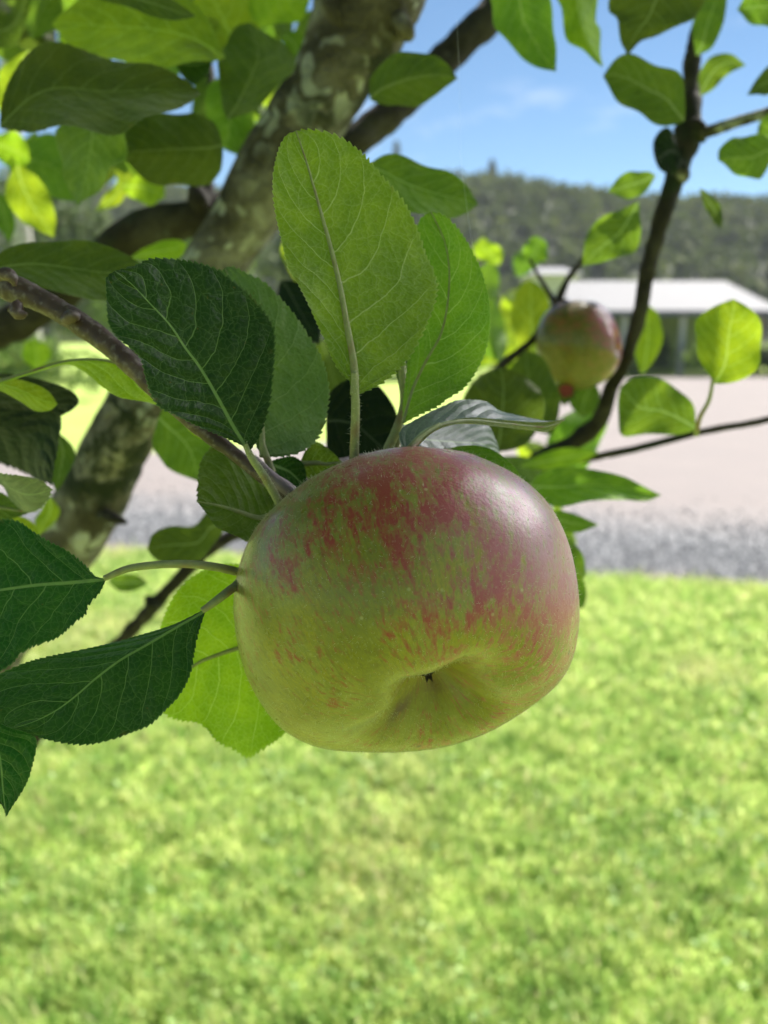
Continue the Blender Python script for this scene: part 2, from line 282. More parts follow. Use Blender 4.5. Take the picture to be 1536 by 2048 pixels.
# ------------------------------------------------------------------ leaves
NLEAF = [0]
def leaf(base_pts, left, right, dep, mat, under=False, teeth=0, mid=None, fold=0., curl=0., rows=None, cols=None, label=None, stalk=None, amp=.016, wav=.0015, hair=False, srad=.0009, soft=False):
    """left/right/mid: px outlines from base to tip; dep=(base, tip, left edge, right edge) in metres from the camera."""
    nr = rows or (300 if teeth else 44); nc = cols or (31 if teeth else 15); NLEAF[0] += 1
    db, dt, dl, dr = dep
    L = smooth(left, nr); Rr = smooth(right, nr)
    if soft:
        kk = 2 * (nr // 11) + 1; K = np.hanning(kk + 2)[1:-1]; K /= K.sum(); h_ = kk // 2
        for q_ in (L, Rr):
            for c_ in range(2):
                e_ = np.r_[2 * q_[0, c_] - q_[h_:0:-1, c_], q_[:, c_], 2 * q_[-1, c_] - q_[-2:-h_ - 2:-1, c_]]; q_[:, c_] = np.convolve(e_, K, 'valid')
        bp = (L[0] + Rr[0]) / 2; f_ = (np.clip(1 - np.linspace(0, 1, nr) / .07, 0, 1) ** 2)[:, None]
        L += (bp - L) * f_; Rr += (bp - Rr) * f_
    M = smooth(mid, nr) if mid is not None else None
    t = np.linspace(0, 1, nr)
    if M is None:
        M = (L + Rr) / 2
    bow = np.sin(np.pi * t)
    dm = db + (dt - db) * t + curl * bow
    A = PA(np.c_[M, dm]); E = [PA(np.c_[L, dm + dl * bow]), PA(np.c_[Rr, dm + dr * bow])]
    E00 = [e.copy() for e in E]
    if teeth:
        for k in (0, 1):
            e = E[k]; outd = e - A; ln = np.linalg.norm(outd, axis=1)[:, None] + 1e-9
            wid = ln.max()
            rr = random.Random(NLEAF[0] * 9 + k)
            ph = np.interp(t, np.linspace(0, 1, 30), np.array([rr.uniform(-.4, .4) for _ in range(30)])) + t * teeth
            st = np.interp(t, np.linspace(0, 1, 24), np.array([rr.uniform(.55, 1.3) for _ in range(24)]))
            fr = ph % 1.
            saw = np.minimum(fr / .78, (1 - fr) / .22) ** .8
            tang = np.gradient(e, axis=0); tang /= np.linalg.norm(tang, axis=1)[:, None] + 1e-9
            nrm = outd / ln - tang * np.sum(outd / ln * tang, axis=1)[:, None]
            nrm /= np.linalg.norm(nrm, axis=1)[:, None] + 1e-9
            env = np.clip(np.minimum(t / .06, (1 - t) / .004), 0, 1)[:, None]
            E[k] = e + (nrm * (saw - .5)[:, None] + tang * (saw * .5)[:, None]) * (st[:, None] * env * wid * amp * 2.6)
    s = np.linspace(-1, 1, nc); s = np.sign(s) * (1 - (1 - np.abs(s)) ** 1.5) if teeth else s
    E0_ = E00
    V = np.zeros((nr, nc, 3)); as_ = np.abs(s)
    for j, sv in enumerate(s):
        e0, e1 = (E0_[0], E[0]) if sv < 0 else (E0_[1], E[1]); k = abs(sv); e = e0 + (e1 - e0) * k ** 30
        V[:, j] = A * (1 - k) + e * k + FW * (fold * 4 * k * (1 - k) * bow)[:, None] if fold else A * (1 - k) + e * k
    # gentle ripples and quilting between the side veins
    wid = np.linalg.norm(E[1] - E[0], axis=1).max()
    for j, sv in enumerate(s):
        q = (t - .27 * abs(sv) ** 1.25) * 7.5 + (.45 if sv > 0 else 0)
        V[:, j] -= FW * (wav * wid / .035 * (.13 * abs(sv) ** .5 * np.cos(2 * np.pi * q) * bow * (1 - abs(sv)) * 1.6 + .9 * abs(sv) ** 2 * np.sin(2 * np.pi * (t * 2.3 + NLEAF[0] * .37 + (.3 if sv > 0 else 0))) * bow))[:, None]
    lm = np.r_[0, np.cumsum(np.linalg.norm(np.diff(A, axis=0), axis=1))] * 1000
    sg = np.sign(s); wl_ = np.linalg.norm(E[0] - A, axis=1) * 1000; wr_ = np.linalg.norm(E[1] - A, axis=1) * 1000
    X = np.where(s[None] < 0, -as_[None] * wl_[:, None], as_[None] * wr_[:, None])
    off = NLEAF[0] * 37.3
    uv_st = np.stack([np.broadcast_to(s, (nr, nc)), np.broadcast_to(t[:, None], (nr, nc))], -1).reshape(-1, 2)
    uv_mm = np.stack([X, np.broadcast_to(lm[:, None], (nr, nc)) + off], -1).reshape(-1, 2)
    Fc = grid_faces(nr, nc)
    # winding: is the upper side turned to the camera?
    V = V.reshape(-1, 3); q = Fc[len(Fc) // 2]
    nz = np.cross(V[q[1]] - V[q[0]], V[q[2]] - V[q[0]]) @ (V[q[0]] - CAM)
    if (nz < 0) == under: Fc = Fc[:, ::-1].copy()
    o = mesh('leaf', V, Fc, LM[mat], tree, uv={'st': uv_st, 'mm': uv_mm})
    if label: o['label'] = label
    if under and teeth and not soft:                            # raised midrib on the underside
        k = np.linspace(0, nr - 1, 26).astype(int)
        mr_ = np.linspace(srad * .95, .00012, 26)
        Vt, Ft = tube_vf(A[k] - FW * .0001, mr_, 10, 90)
        mesh('midrib', Vt, Ft, STALK, o)
    if stalk is not None:
        pts = PA(stalk); rd = np.interp(np.linspace(0, 1, len(pts)), [0, .25, 1], [srad * .72, srad * .9, srad * 1.12]) if not isinstance(srad, list) else srad
        Vt, Ft = tube_vf(pts, rd, 14, 60, .06, 900, NLEAF[0])
        mesh('leaf_stalk', Vt, Ft, STALK, o)
        if hair: fuzz(smooth(pts, 50), srad, o, 420, .00055)
    return o
def fuzz(line, rad, parent, n, ln, seed=3):
    rg = np.random.default_rng(seed); i = rg.integers(0, len(line) - 1, n)
    d = rg.normal(size=(n, 3)); d /= np.linalg.norm(d, axis=1)[:, None]
    b = line[i] + d * rad; e = b + (d + rg.normal(size=(n, 3)) * .5) * (ln * rg.uniform(.4, 1.2, n))[:, None]
    sd = np.cross(d, rg.normal(size=(n, 3))); sd /= np.linalg.norm(sd, axis=1)[:, None]
    V = np.stack([b - sd * .00003, b + sd * .00003, e], 1).reshape(-1, 3)
    return tag(mesh('down', V, np.arange(n * 3).reshape(-1, 3), HAIR, parent), kind='stuff')

# -- sharp leaves round the big apple (base -> tip)
leaf(None, [(700, 788), (700, 765), (683, 748), (666, 721), (649, 680), (632, 643), (615, 606), (595, 568), (574, 531), (563, 484), (551, 430), (546, 375), (549, 335), (559, 294), (573, 270), (592, 262)],
     [(716, 790), (722, 787), (757, 771), (788, 748), (815, 721), (838, 683), (855, 646), (869, 609), (875, 572), (866, 534), (853, 507), (842, 473), (828, 440), (808, 406), (786, 379), (764, 355), (746, 331), (727, 308), (708, 291), (690, 278), (666, 266), (635, 260), (608, 259), (592, 262)],
     (.178, .186, -.004, .006), 'pale', True, 50, [(709, 790), (708, 731), (693, 646), (681, 578), (662, 497), (645, 436), (625, 365), (612, 321), (592, 262)],
     label='large pale leaf standing upright above the apple, lit through from behind', stalk=[(708, 745, .1775), (711, 800, .178), (710, 860, .18), (706, 960, .186)], hair=True, srad=.00095)
leaf(None, [(805, 846), (806, 800), (812, 750), (820, 680), (824, 600), (826, 530), (830, 470), (842, 436), (862, 424)],
     [(805, 848), (835, 832), (872, 815), (899, 795), (926, 778), (950, 748), (970, 707), (979, 663), (979, 612), (972, 568), (960, 531), (943, 497), (923, 467), (903, 443), (882, 428), (862, 424)],
     (.193, .204, .004, -.006), 'fresh', True, 44, [(805, 846), (825, 780), (852, 722), (882, 668), (896, 600), (898, 535), (888, 480), (862, 424)], srad=.0004, label='green leaf behind the large upright leaf, showing its right half')
leaf(None, [(790, 900), (800, 800), (790, 740), (770, 660), (740, 600)], [(790, 900), (808, 830), (815, 740), (812, 660), (740, 600)], (.208, .215, 0, 0), 'grey', True, 20,
     stalk=[(803, 700, .2), (806, 760, .199), (808, 810, .198), (793, 860, .197), (774, 905, .199), (768, 960, .202)], srad=.0011)
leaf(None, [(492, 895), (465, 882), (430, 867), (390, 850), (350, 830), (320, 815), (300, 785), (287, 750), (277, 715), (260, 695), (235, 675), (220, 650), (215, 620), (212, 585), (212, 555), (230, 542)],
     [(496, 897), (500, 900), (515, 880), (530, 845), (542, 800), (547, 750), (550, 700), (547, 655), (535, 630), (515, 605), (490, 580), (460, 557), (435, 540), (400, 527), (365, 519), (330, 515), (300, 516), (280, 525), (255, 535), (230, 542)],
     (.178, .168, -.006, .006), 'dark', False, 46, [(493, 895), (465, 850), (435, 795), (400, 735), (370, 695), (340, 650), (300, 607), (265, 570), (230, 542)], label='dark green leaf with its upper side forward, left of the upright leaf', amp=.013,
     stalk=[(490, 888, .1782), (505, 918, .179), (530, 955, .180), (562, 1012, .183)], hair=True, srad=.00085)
leaf(None, [(522, 912), (480, 820), (450, 740), (430, 670), (425, 600), (435, 552), (450, 536)],
     [(528, 915), (575, 912), (612, 899), (640, 870), (655, 820), (658, 770), (645, 720), (620, 675), (590, 630), (565, 600), (530, 565), (500, 550), (485, 542), (465, 533), (450, 536)],
     (.196, .206, .0, .004), 'grey', True, 40, [(525, 914), (524, 860), (518, 790), (505, 720), (490, 650), (472, 590), (450, 536)], label='dull grey green leaf underside half hidden behind the dark leaf', stalk=[(523, 880, .1955), (530, 905, .1955), (545, 945, .196)], srad=.0008)
leaf(None, [(556, 1022), (545, 990), (530, 965), (510, 940), (480, 915), (455, 893), (435, 888), (415, 900), (402, 920), (397, 950), (395, 980), (394, 1003)],
     [(554, 1026), (540, 1050), (525, 1068), (500, 1084), (470, 1072), (435, 1055), (415, 1030), (394, 1003)],
     (.200, .196, .008, -.004), 'olive', True, 26, [(555, 1024), (520, 1036), (480, 1024), (440, 1012), (394, 1003)], label='small olive leaf tucked against the upper left of the apple', amp=.011)
leaf(None, [(-60, 775), (0, 758), (65, 738), (130, 720), (200, 716), (250, 728), (300, 760), (350, 805), (400, 850), (447, 885)],
     [(-60, 780), (0, 768), (65, 748), (130, 729), (165, 742), (200, 770), (240, 795), (300, 806), (345, 828), (385, 868), (420, 886), (447, 885)],
     (.215, .212, .0, -.006), 'bright', True, 40, [(-60, 777), (0, 763), (65, 743), (130, 724), (200, 720), (248, 734), (298, 768), (350, 815), (400, 858), (447, 885)], label='yellow green leaf seen almost edge on passing behind the dark leaf', amp=.006, srad=.0006)
leaf(None, [(-60, 740), (0, 756), (40, 760), (75, 770), (100, 786), (115, 808)], [(-60, 770), (0, 782), (40, 803), (70, 822), (100, 821), (115, 808)], (.24, .235, 0, -.01), 'bright', True, 0)
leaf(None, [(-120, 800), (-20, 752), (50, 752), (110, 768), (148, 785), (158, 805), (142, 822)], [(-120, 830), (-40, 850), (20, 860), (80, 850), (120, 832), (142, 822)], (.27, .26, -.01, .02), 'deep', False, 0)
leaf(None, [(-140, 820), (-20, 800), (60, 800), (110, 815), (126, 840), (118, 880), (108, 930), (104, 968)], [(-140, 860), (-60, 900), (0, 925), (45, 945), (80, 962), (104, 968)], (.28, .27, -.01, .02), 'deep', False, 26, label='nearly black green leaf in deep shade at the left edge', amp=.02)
leaf(None, [(-90, 920), (0, 945), (45, 952), (80, 960), (104, 978)], [(-90, 960), (0, 968), (20, 1000), (45, 1022), (75, 1022), (95, 1000), (104, 978)], (.225, .215, -.01, .012), 'gloss', False, 26, label='curled leaf tip with a frosty sheen at the left edge', amp=.03)
leaf(None, [(-90, 960), (0, 985), (40, 1012), (68, 1022)], [(-90, 1060), (0, 1045), (30, 1036), (68, 1022)], (.24, .235, 0, 0), 'olive', True, 22)
leaf(None, [(-80, 1050), (0, 1030), (60, 1040), (80, 1080), (70, 1100)], [(-80, 1100), (0, 1090), (40, 1100), (70, 1100)], (.28, .28, 0, 0), 'bright', True, 0)
# glossy leaf lying over the right shoulder, its underside turned up as a strip
leaf(None, [(806, 900), (800, 862), (848, 830), (893, 809), (918, 800), (968, 802), (998, 820), (1025, 828), (1070, 838), (1100, 842), (1130, 837)],
     [(814, 900), (853, 862), (898, 845), (943, 838), (1000, 842), (1060, 847), (1100, 850), (1130, 840)],
     (.180, .211, .005, -.001), 'gloss', False, 30, [(812, 900), (850, 861), (897, 843), (943, 836), (1000, 840), (1060, 846), (1100, 848), (1130, 838)], label='leaf lying level over the right shoulder of the apple with a silvery sheen', amp=.012, wav=.0012)
leaf(None, [(812, 902), (850, 861), (897, 842), (943, 835), (1000, 839), (1060, 844), (1100, 843), (1130, 838)],
     [(826, 902), (862, 868), (898, 851), (943, 848), (1000, 854), (1060, 861), (1097, 863), (1130, 840)],
     (.179, .208, .0, -.003), 'pale', True, 26, label='pale turned-up underside edge of the level leaf', stalk=[(880, 849, .185), (845, 872, .182), (815, 903, .18), (790, 940, .186)], srad=.00075, amp=.004)
leaf(None, [(800, 850), (860, 845), (930, 843), (975, 850), (992, 880), (1000, 905)], [(800, 860), (806, 900), (860, 920), (930, 925), (1000, 905)], (.200, .224, .006, -.006), 'gloss', False, 30, label='dark leaf with a white sky sheen between the level leaf and the apple', amp=.014)
leaf(None, [(888, 900), (920, 892), (960, 892), (995, 905), (1025, 930), (1046, 958), (1050, 970)], [(888, 905), (930, 930), (980, 960), (1030, 985), (1050, 970)], (.200, .196, 0, .004), 'fresh', True, 26, label='thin yellow green leaf hugging the upper right of the apple', amp=.008)
leaf(None, [(652, 850), (655, 795), (690, 762), (740, 758), (780, 800), (797, 850), (785, 930)], [(652, 860), (660, 920), (720, 960), (785, 930)], (.262, .262, .0, .0), 'deep', False, 0, label='dark blue green leaf behind the stalk of the upright leaf')
leaf(None, [(600, 925), (612, 900), (632, 884), (660, 900), (684, 924)], [(600, 930), (620, 960), (655, 965), (684, 924)], (.205, .205, 0, 0), 'fresh', True, 22)
leaf(None, [(536, 925), (560, 916), (590, 914), (610, 935), (613, 970)], [(536, 930), (560, 965), (590, 990), (613, 970)], (.203, .203, 0, 0), 'dark', False, 18)
# lower left group
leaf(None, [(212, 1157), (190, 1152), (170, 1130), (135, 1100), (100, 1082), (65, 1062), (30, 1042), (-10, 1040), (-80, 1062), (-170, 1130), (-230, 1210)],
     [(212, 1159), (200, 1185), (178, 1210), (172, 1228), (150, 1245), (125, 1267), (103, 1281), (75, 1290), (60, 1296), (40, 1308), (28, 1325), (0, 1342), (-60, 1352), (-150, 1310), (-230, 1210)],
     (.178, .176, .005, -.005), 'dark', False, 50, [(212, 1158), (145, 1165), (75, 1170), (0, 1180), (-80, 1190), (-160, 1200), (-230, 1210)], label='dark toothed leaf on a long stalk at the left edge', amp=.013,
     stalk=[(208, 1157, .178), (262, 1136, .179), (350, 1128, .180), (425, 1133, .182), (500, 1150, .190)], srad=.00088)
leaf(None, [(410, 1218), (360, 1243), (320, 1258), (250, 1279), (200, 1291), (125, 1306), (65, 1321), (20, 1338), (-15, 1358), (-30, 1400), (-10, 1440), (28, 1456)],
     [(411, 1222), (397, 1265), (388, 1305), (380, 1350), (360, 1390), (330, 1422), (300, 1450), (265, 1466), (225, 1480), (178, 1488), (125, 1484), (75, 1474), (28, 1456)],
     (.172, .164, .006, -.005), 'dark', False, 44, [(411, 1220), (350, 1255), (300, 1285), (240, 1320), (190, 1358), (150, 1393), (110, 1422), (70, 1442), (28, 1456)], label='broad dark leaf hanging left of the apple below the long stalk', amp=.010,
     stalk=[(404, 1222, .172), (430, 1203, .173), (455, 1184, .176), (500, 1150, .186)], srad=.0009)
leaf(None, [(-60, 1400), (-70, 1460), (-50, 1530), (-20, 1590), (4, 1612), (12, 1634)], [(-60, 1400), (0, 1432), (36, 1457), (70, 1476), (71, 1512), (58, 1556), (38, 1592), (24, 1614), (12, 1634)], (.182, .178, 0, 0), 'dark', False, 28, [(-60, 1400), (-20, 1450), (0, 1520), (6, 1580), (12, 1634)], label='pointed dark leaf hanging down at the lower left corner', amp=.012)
leaf(None, [(600, 1240), (560, 1160), (480, 1130), (430, 1133), (390, 1150), (355, 1185), (330, 1230), (318, 1265), (312, 1320), (316, 1380), (322, 1400)],
     [(600, 1300), (620, 1380), (600, 1440), (568, 1468), (545, 1484), (520, 1500), (497, 1514), (470, 1503), (435, 1488), (412, 1458), (390, 1444), (362, 1440), (332, 1428), (322, 1400)],
     (.212, .214, 0, -.006), 'bright', True, 46, [(600, 1270), (540, 1280), (475, 1297), (430, 1312), (395, 1327), (350, 1360), (322, 1400)], label='bright yellow green leaf below left of the apple with sun through its tip', amp=.012, srad=.0009)

# -- blurred leaves behind: (left, right, (base,tip,l,r depths), material, underside seen)
BL = [
 ([(0, 250), (8, 180), (30, 120), (90, 92), (200, 108), (300, 128), (370, 160), (402, 187)], [(0, 258), (70, 262), (150, 258), (230, 262), (300, 240), (360, 215), (402, 187)], (.30, .31, 0, -.02), 'olive', 1, 'broad olive leaf with pale veins across the top left'),
 ([(450, 110), (400, 20), (300, -20), (180, -10), (130, 15), (103, 48)], [(450, 120), (380, 128), (300, 132), (230, 128), (170, 112), (130, 82), (103, 48)], (.36, .36, 0, -.02), 'bright', 1, 'glowing yellow green leaf at the top left'),
 ([(170, -30), (250, -30), (330, -10), (392, 32)], [(170, -10), (240, 10), (300, 30), (350, 42), (392, 32)], (.30, .30, 0, 0), 'olive', 1),
 ([(470, 130), (400, 80), (380, 20), (420, -30)], [(480, 130), (520, 80), (500, 10), (420, -30)], (.42, .43, 0, 0), 'bright', 1),
 ([(360, 40), (340, 80), (350, 120), (400, 140), (430, 120)], [(360, 40), (420, 30), (450, 70), (445, 110), (430, 120)], (.40, .40, 0, 0), 'bright', 1),
 ([(450, 235), (438, 170), (440, 110), (465, 60), (500, 45)], [(460, 240), (520, 210), (580, 150), (590, 110), (550, 80), (500, 45)], (.36, .37, 0, .01), 'olive', 1),
 ([(352, 130), (352, 100), (380, 92), (415, 100), (424, 125)], [(352, 130), (370, 160), (395, 168), (415, 150), (424, 125)], (.36, .36, 0, 0), 'dark', 0),
 ([(500, -30), (500, 30), (540, 52), (600, 40), (620, 0)], [(500, -30), (560, -60), (620, -40), (620, 0)], (.42, .42, 0, 0), 'bright', 1),
 ([(560, 70), (592, 60), (612, 90), (606, 130)], [(560, 70), (575, 110), (592, 135), (606, 130)], (.46, .46, 0, 0), 'fresh', 1),
 ([(130, 210), (115, 300), (135, 370), (155, 412)], [(240, 210), (250, 290), (225, 350), (185, 385), (155, 412)], (.34, .35, .02, -.02), 'fresh', 1),
 ([(440, 250), (380, 225), (300, 230), (250, 260), (242, 310)], [(450, 330), (420, 365), (350, 372), (290, 360), (242, 310)], (.36, .35, 0, .02), 'olive', 1),
 ([(460, 200), (440, 150), (410, 200), (420, 270), (450, 300)], [(460, 200), (500, 220), (510, 270), (490, 310), (450, 300)], (.44, .44, 0, 0), 'fresh', 1),
 ([(-60, 545), (0, 508), (60, 485), (140, 479), (220, 494), (270, 518), (300, 545)], [(-60, 560), (0, 562), (70, 570), (150, 595), (220, 600), (270, 580), (300, 545)], (.26, .265, 0, -.01), 'olive', 1, 'smooth olive leaf above the front twig at left'),
 ([(-30, 280), (20, 262), (50, 280), (60, 320)], [(-30, 290), (10, 330), (45, 335), (60, 320)], (.5, .5, 0, 0), 'bright', 1),
 ([(30, 330), (10, 380), (40, 440), (108, 475)], [(40, 330), (80, 360), (110, 420), (108, 475)], (.46, .46, 0, 0), 'bright', 1),
 ([(-20, 380), (-10, 440), (20, 490)], [(-20, 380), (20, 400), (30, 450), (20, 490)], (.5, .5, 0, 0), 'fresh', 1),
 ([(240, 370), (262, 395), (300, 410), (330, 395)], [(240, 370), (290, 345), (325, 360), (330, 395)], (.5, .5, 0, 0), 'bright', 1),
 ([(190, 420), (215, 385), (250, 350), (262, 340)], [(190, 425), (235, 410), (255, 380), (262, 340)], (.55, .55, 0, 0), 'bright', 1),
 ([(260, 515), (300, 490), (350, 478), (375, 488)], [(260, 520), (310, 520), (360, 515), (375, 488)], (.40, .40, 0, 0), 'bright', 1),
 ([(740, 198), (742, 150), (790, 110), (850, 103), (895, 130), (915, 157)], [(740, 200), (780, 212), (825, 212), (870, 195), (890, 175), (915, 157)], (.34, .335, 0, .01), 'olive', 1, 'olive leaf pointing right between the trunk limb and the sky'),
 ([(735, 330), (770, 308), (820, 318), (880, 338), (930, 365), (956, 408)], [(735, 340), (770, 390), (820, 425), (880, 436), (930, 428), (956, 408)], (.30, .305, 0, -.01), 'fresh', 1, 'mid green leaf against the hill right of the upright leaf'),
 ([(960, -60), (985, 10), (990, 60), (1030, 100), (1075, 136), (1112, 143)], [(1060, -70), (1095, -10), (1108, 50), (1112, 100), (1112, 143)], (.36, .37, 0, -.01), 'fresh', 1, 'green leaf hanging into the blue sky at the top'),
 ([(1110, -60), (1115, 0), (1130, 60), (1160, 102), (1206, 134)], [(1190, -60), (1194, 0), (1198, 70), (1206, 134)], (.36, .37, 0, .03), 'bright', 1),
 ([(1260, -60), (1220, -10), (1232, 50), (1245, 85), (1255, 112)], [(1430, -60), (1412, 0), (1375, 50), (1330, 62), (1285, 80), (1255, 112)], (.34, .35, 0, 0), 'olive', 1, 'dark leaf pointing down at the top right'),
 ([(1368, 245), (1330, 252), (1280, 230), (1235, 200), (1217, 175), (1206, 152)], [(1370, 240), (1371, 190), (1360, 150), (1320, 132), (1290, 115), (1255, 108), (1228, 120), (1206, 152)], (.36, .37, 0, -.01), 'olive', 1, 'oval dark leaf left of the thin limb against the sky'),
 ([(1360, 300), (1340, 260), (1318, 262), (1304, 300), (1318, 338)], [(1362, 330), (1345, 350), (1318, 338)], (.40, .40, 0, 0), 'deep', 0),
 ([(1392, 112), (1384, 60), (1400, 10), (1440, -40)], [(1394, 112), (1425, 95), (1445, 50), (1455, 0), (1440, -40)], (.42, .42, 0, 0), 'fresh', 1),
 ([(1400, 192), (1398, 150), (1420, 115), (1455, 105), (1492, 130)], [(1402, 192), (1428, 178), (1452, 152), (1492, 130)], (.42, .42, 0, 0), 'fresh', 1),
 ([(1620, -30), (1530, -30), (1500, -20), (1474, 20)], [(1620, 60), (1560, 60), (1510, 50), (1474, 20)], (.38, .38, 0, 0), 'fresh', 1),
 ([(1600, 100), (1540, 130), (1512, 160), (1494, 190)], [(1600, 170), (1550, 185), (1520, 190), (1494, 190)], (.38, .38, 0, 0), 'olive', 1),
 ([(1600, 210), (1540, 225), (1515, 255), (1512, 290)], [(1600, 300), (1560, 310), (1530, 305), (1512, 290)], (.4, .4, 0, 0), 'fresh', 1),
 ([(1550, 290), (1520, 270), (1470, 275), (1440, 295), (1436, 320)], [(1548, 300), (1532, 345), (1515, 360), (1480, 352), (1436, 320)], (.38, .38, 0, .01), 'fresh', 1, 'small oval leaf at the right edge against the sky'),
 ([(1312, 350), (1290, 342), (1245, 348), (1216, 382)], [(1312, 352), (1290, 385), (1250, 398), (1216, 382)], (.40, .40, 0, 0), 'fresh', 1),
 ([(1276, 402), (1240, 420), (1195, 440), (1170, 480), (1165, 532)], [(1278, 404), (1280, 450), (1275, 500), (1220, 520), (1165, 532)], (.39, .39, 0, 0), 'fresh', 1, 'angular green leaf in front of the wooded hill'),
 ([(1398, 378), (1408, 410), (1425, 440), (1442, 458)], [(1400, 376), (1425, 392), (1446, 425), (1442, 458)], (.40, .40, 0, 0), 'olive', 1),
 ([(1428, 768), (1412, 742), (1396, 706), (1387, 668), (1393, 640), (1415, 620), (1445, 606), (1466, 598)], [(1428, 768), (1460, 766), (1490, 757), (1512, 738), (1524, 708), (1526, 675), (1519, 645), (1503, 620), (1485, 606), (1466, 598)], (.33, .335, 0, -.01), 'bright', 1, 'heart shaped yellow green leaf on a thin stalk at the right', [(1426, 758, .33), (1418, 800, .335), (1400, 835, .34), (1392, 870, .35)]),
 ([(1392, 862), (1345, 870), (1290, 868), (1240, 870), (1236, 810), (1240, 775)], [(1393, 850), (1385, 810), (1355, 775), (1300, 755), (1262, 757), (1240, 775)], (.37, .38, 0, 0), 'fresh', 1, 'broad green leaf standing on the thin twig at right'),
 ([(1280, 748), (1268, 700), (1270, 640), (1290, 605)], [(1290, 745), (1315, 710), (1326, 670), (1318, 630), (1290, 605)], (.50, .50, 0, 0), 'bright', 1),
 ([(1060, 730), (1030, 680), (1022, 620), (1040, 570), (1060, 560)], [(1070, 730), (1100, 680), (1102, 620), (1085, 575), (1060, 560)], (.55, .55, 0, 0), 'bright', 1),
 ([(985, 900), (935, 860), (925, 800), (960, 750), (1000, 735)], [(1000, 905), (1050, 890), (1085, 840), (1080, 780), (1040, 745), (1000, 735)], (.34, .345, 0, 0), 'olive', 1, 'mid green leaf behind the level leaf'),
 ([(1100, 870), (1040, 850), (1010, 800), (1020, 740), (1050, 700)], [(1105, 870), (1120, 820), (1110, 760), (1085, 715), (1050, 700)], (.42, .42, 0, 0), 'olive', 1),
 ([(1060, 960), (1110, 935), (1180, 938), (1240, 950), (1285, 972), (1322, 990)], [(1060, 985), (1110, 1015), (1180, 1002), (1250, 1000), (1295, 1003), (1322, 990)], (.36, .35, 0, -.01), 'fresh', 1, 'long green leaf pointing right over the gravel'),
 ([(1040, 930), (1090, 905), (1140, 895), (1200, 905)], [(1040, 935), (1100, 940), (1150, 930), (1200, 905)], (.45, .45, 0, 0), 'bright', 1),
 ([(1050, 1020), (1100, 1018), (1150, 1028), (1198, 1050)], [(1050, 1040), (1100, 1055), (1150, 1066), (1198, 1050)], (.36, .36, 0, 0), 'fresh', 1),
 ([(1090, 1050), (1135, 1070), (1165, 1110), (1172, 1150)], [(1090, 1090), (1110, 1160), (1145, 1175), (1172, 1150)], (.33, .33, 0, 0), 'olive', 1),
 ([(1120, 1130), (1160, 1150), (1174, 1190), (1166, 1215)], [(1110, 1180), (1130, 1220), (1166, 1215)], (.36, .36, 0, 0), 'fresh', 1),
 ([(455, 1040), (415, 1022), (390, 1052), (340, 1052), (305, 1068), (294, 1098)], [(455, 1050), (430, 1085), (400, 1120), (350, 1127), (312, 1120), (294, 1098)], (.34, .335, 0, 0), 'olive', 1, 'blurred olive leaf over the gravel left of the apple'),
 ([(295, 1165), (270, 1148), (235, 1150), (214, 1162)], [(295, 1168), (265, 1182), (235, 1180), (214, 1162)], (.42, .42, 0, 0), 'fresh', 1),
 ([(305, 870), (310, 905), (345, 942), (398, 963)], [(330, 800), (400, 830), (425, 880), (398, 963)], (.34, .34, 0, 0), 'fresh', 1),
 ([(72, 740), (48, 720), (46, 692), (68, 676)], [(76, 740), (98, 722), (100, 695), (68, 676)], (.55, .55, 0, 0), 'bright', 1),
 ([(560, 560), (555, 620), (590, 665), (640, 690)], [(565, 560), (610, 570), (640, 620), (640, 690)], (.33, .33, 0, 0), 'deep', 0),
 ([(640, 680), (620, 720), (640, 780), (680, 800)], [(645, 680), (690, 700), (700, 760), (680, 800)], (.5, .5, 0, 0), 'olive', 1),
 ([(620, 500), (590, 470), (560, 500), (590, 560)], [(625, 500), (630, 540), (610, 570), (590, 560)], (.6, .6, 0, 0), 'bright', 1),
 ([(100, 990), (70, 1040), (75, 1075)], [(100, 990), (120, 1030), (75, 1075)], (.4, .4, 0, 0), 'bright', 1),
 ([(110, 860), (100, 940), (112, 985)], [(110, 860), (150, 900), (135, 950), (112, 985)], (.33, .33, 0, 0), 'olive', 1),
 ([(1000, 530), (960, 520), (945, 495), (965, 475)], [(1000, 530), (1005, 500), (965, 475)], (.8, .8, 0, 0), 'bright', 1),
 ([(1050, 530), (1045, 500), (1060, 478), (1075, 472)], [(1055, 530), (1092, 520), (1095, 490), (1075, 472)], (.6, .6, 0, 0), 'fresh', 1),
 ([(60, 100), (20, 120), (-10, 170), (0, 230)], [(60, 100), (50, 160), (30, 220), (0, 230)], (.42, .42, 0, 0), 'bright', 1),
 ([(-40, 20), (0, 30), (30, 5), (60, -40)], [(-40, 100), (10, 95), (50, 60), (60, -40)], (.45, .45, 0, 0), 'olive', 1),
]
for e in BL:
    L, Rr, d, m, u = e[:5]
    lw = e[5] if len(e) > 5 else None
    leaf(None, L, Rr, d, m, bool(u), 30, label=lw, rows=170, cols=13, soft=True, amp=.008, stalk=e[6] if len(e) > 6 else None, srad=.0009, wav=.003)
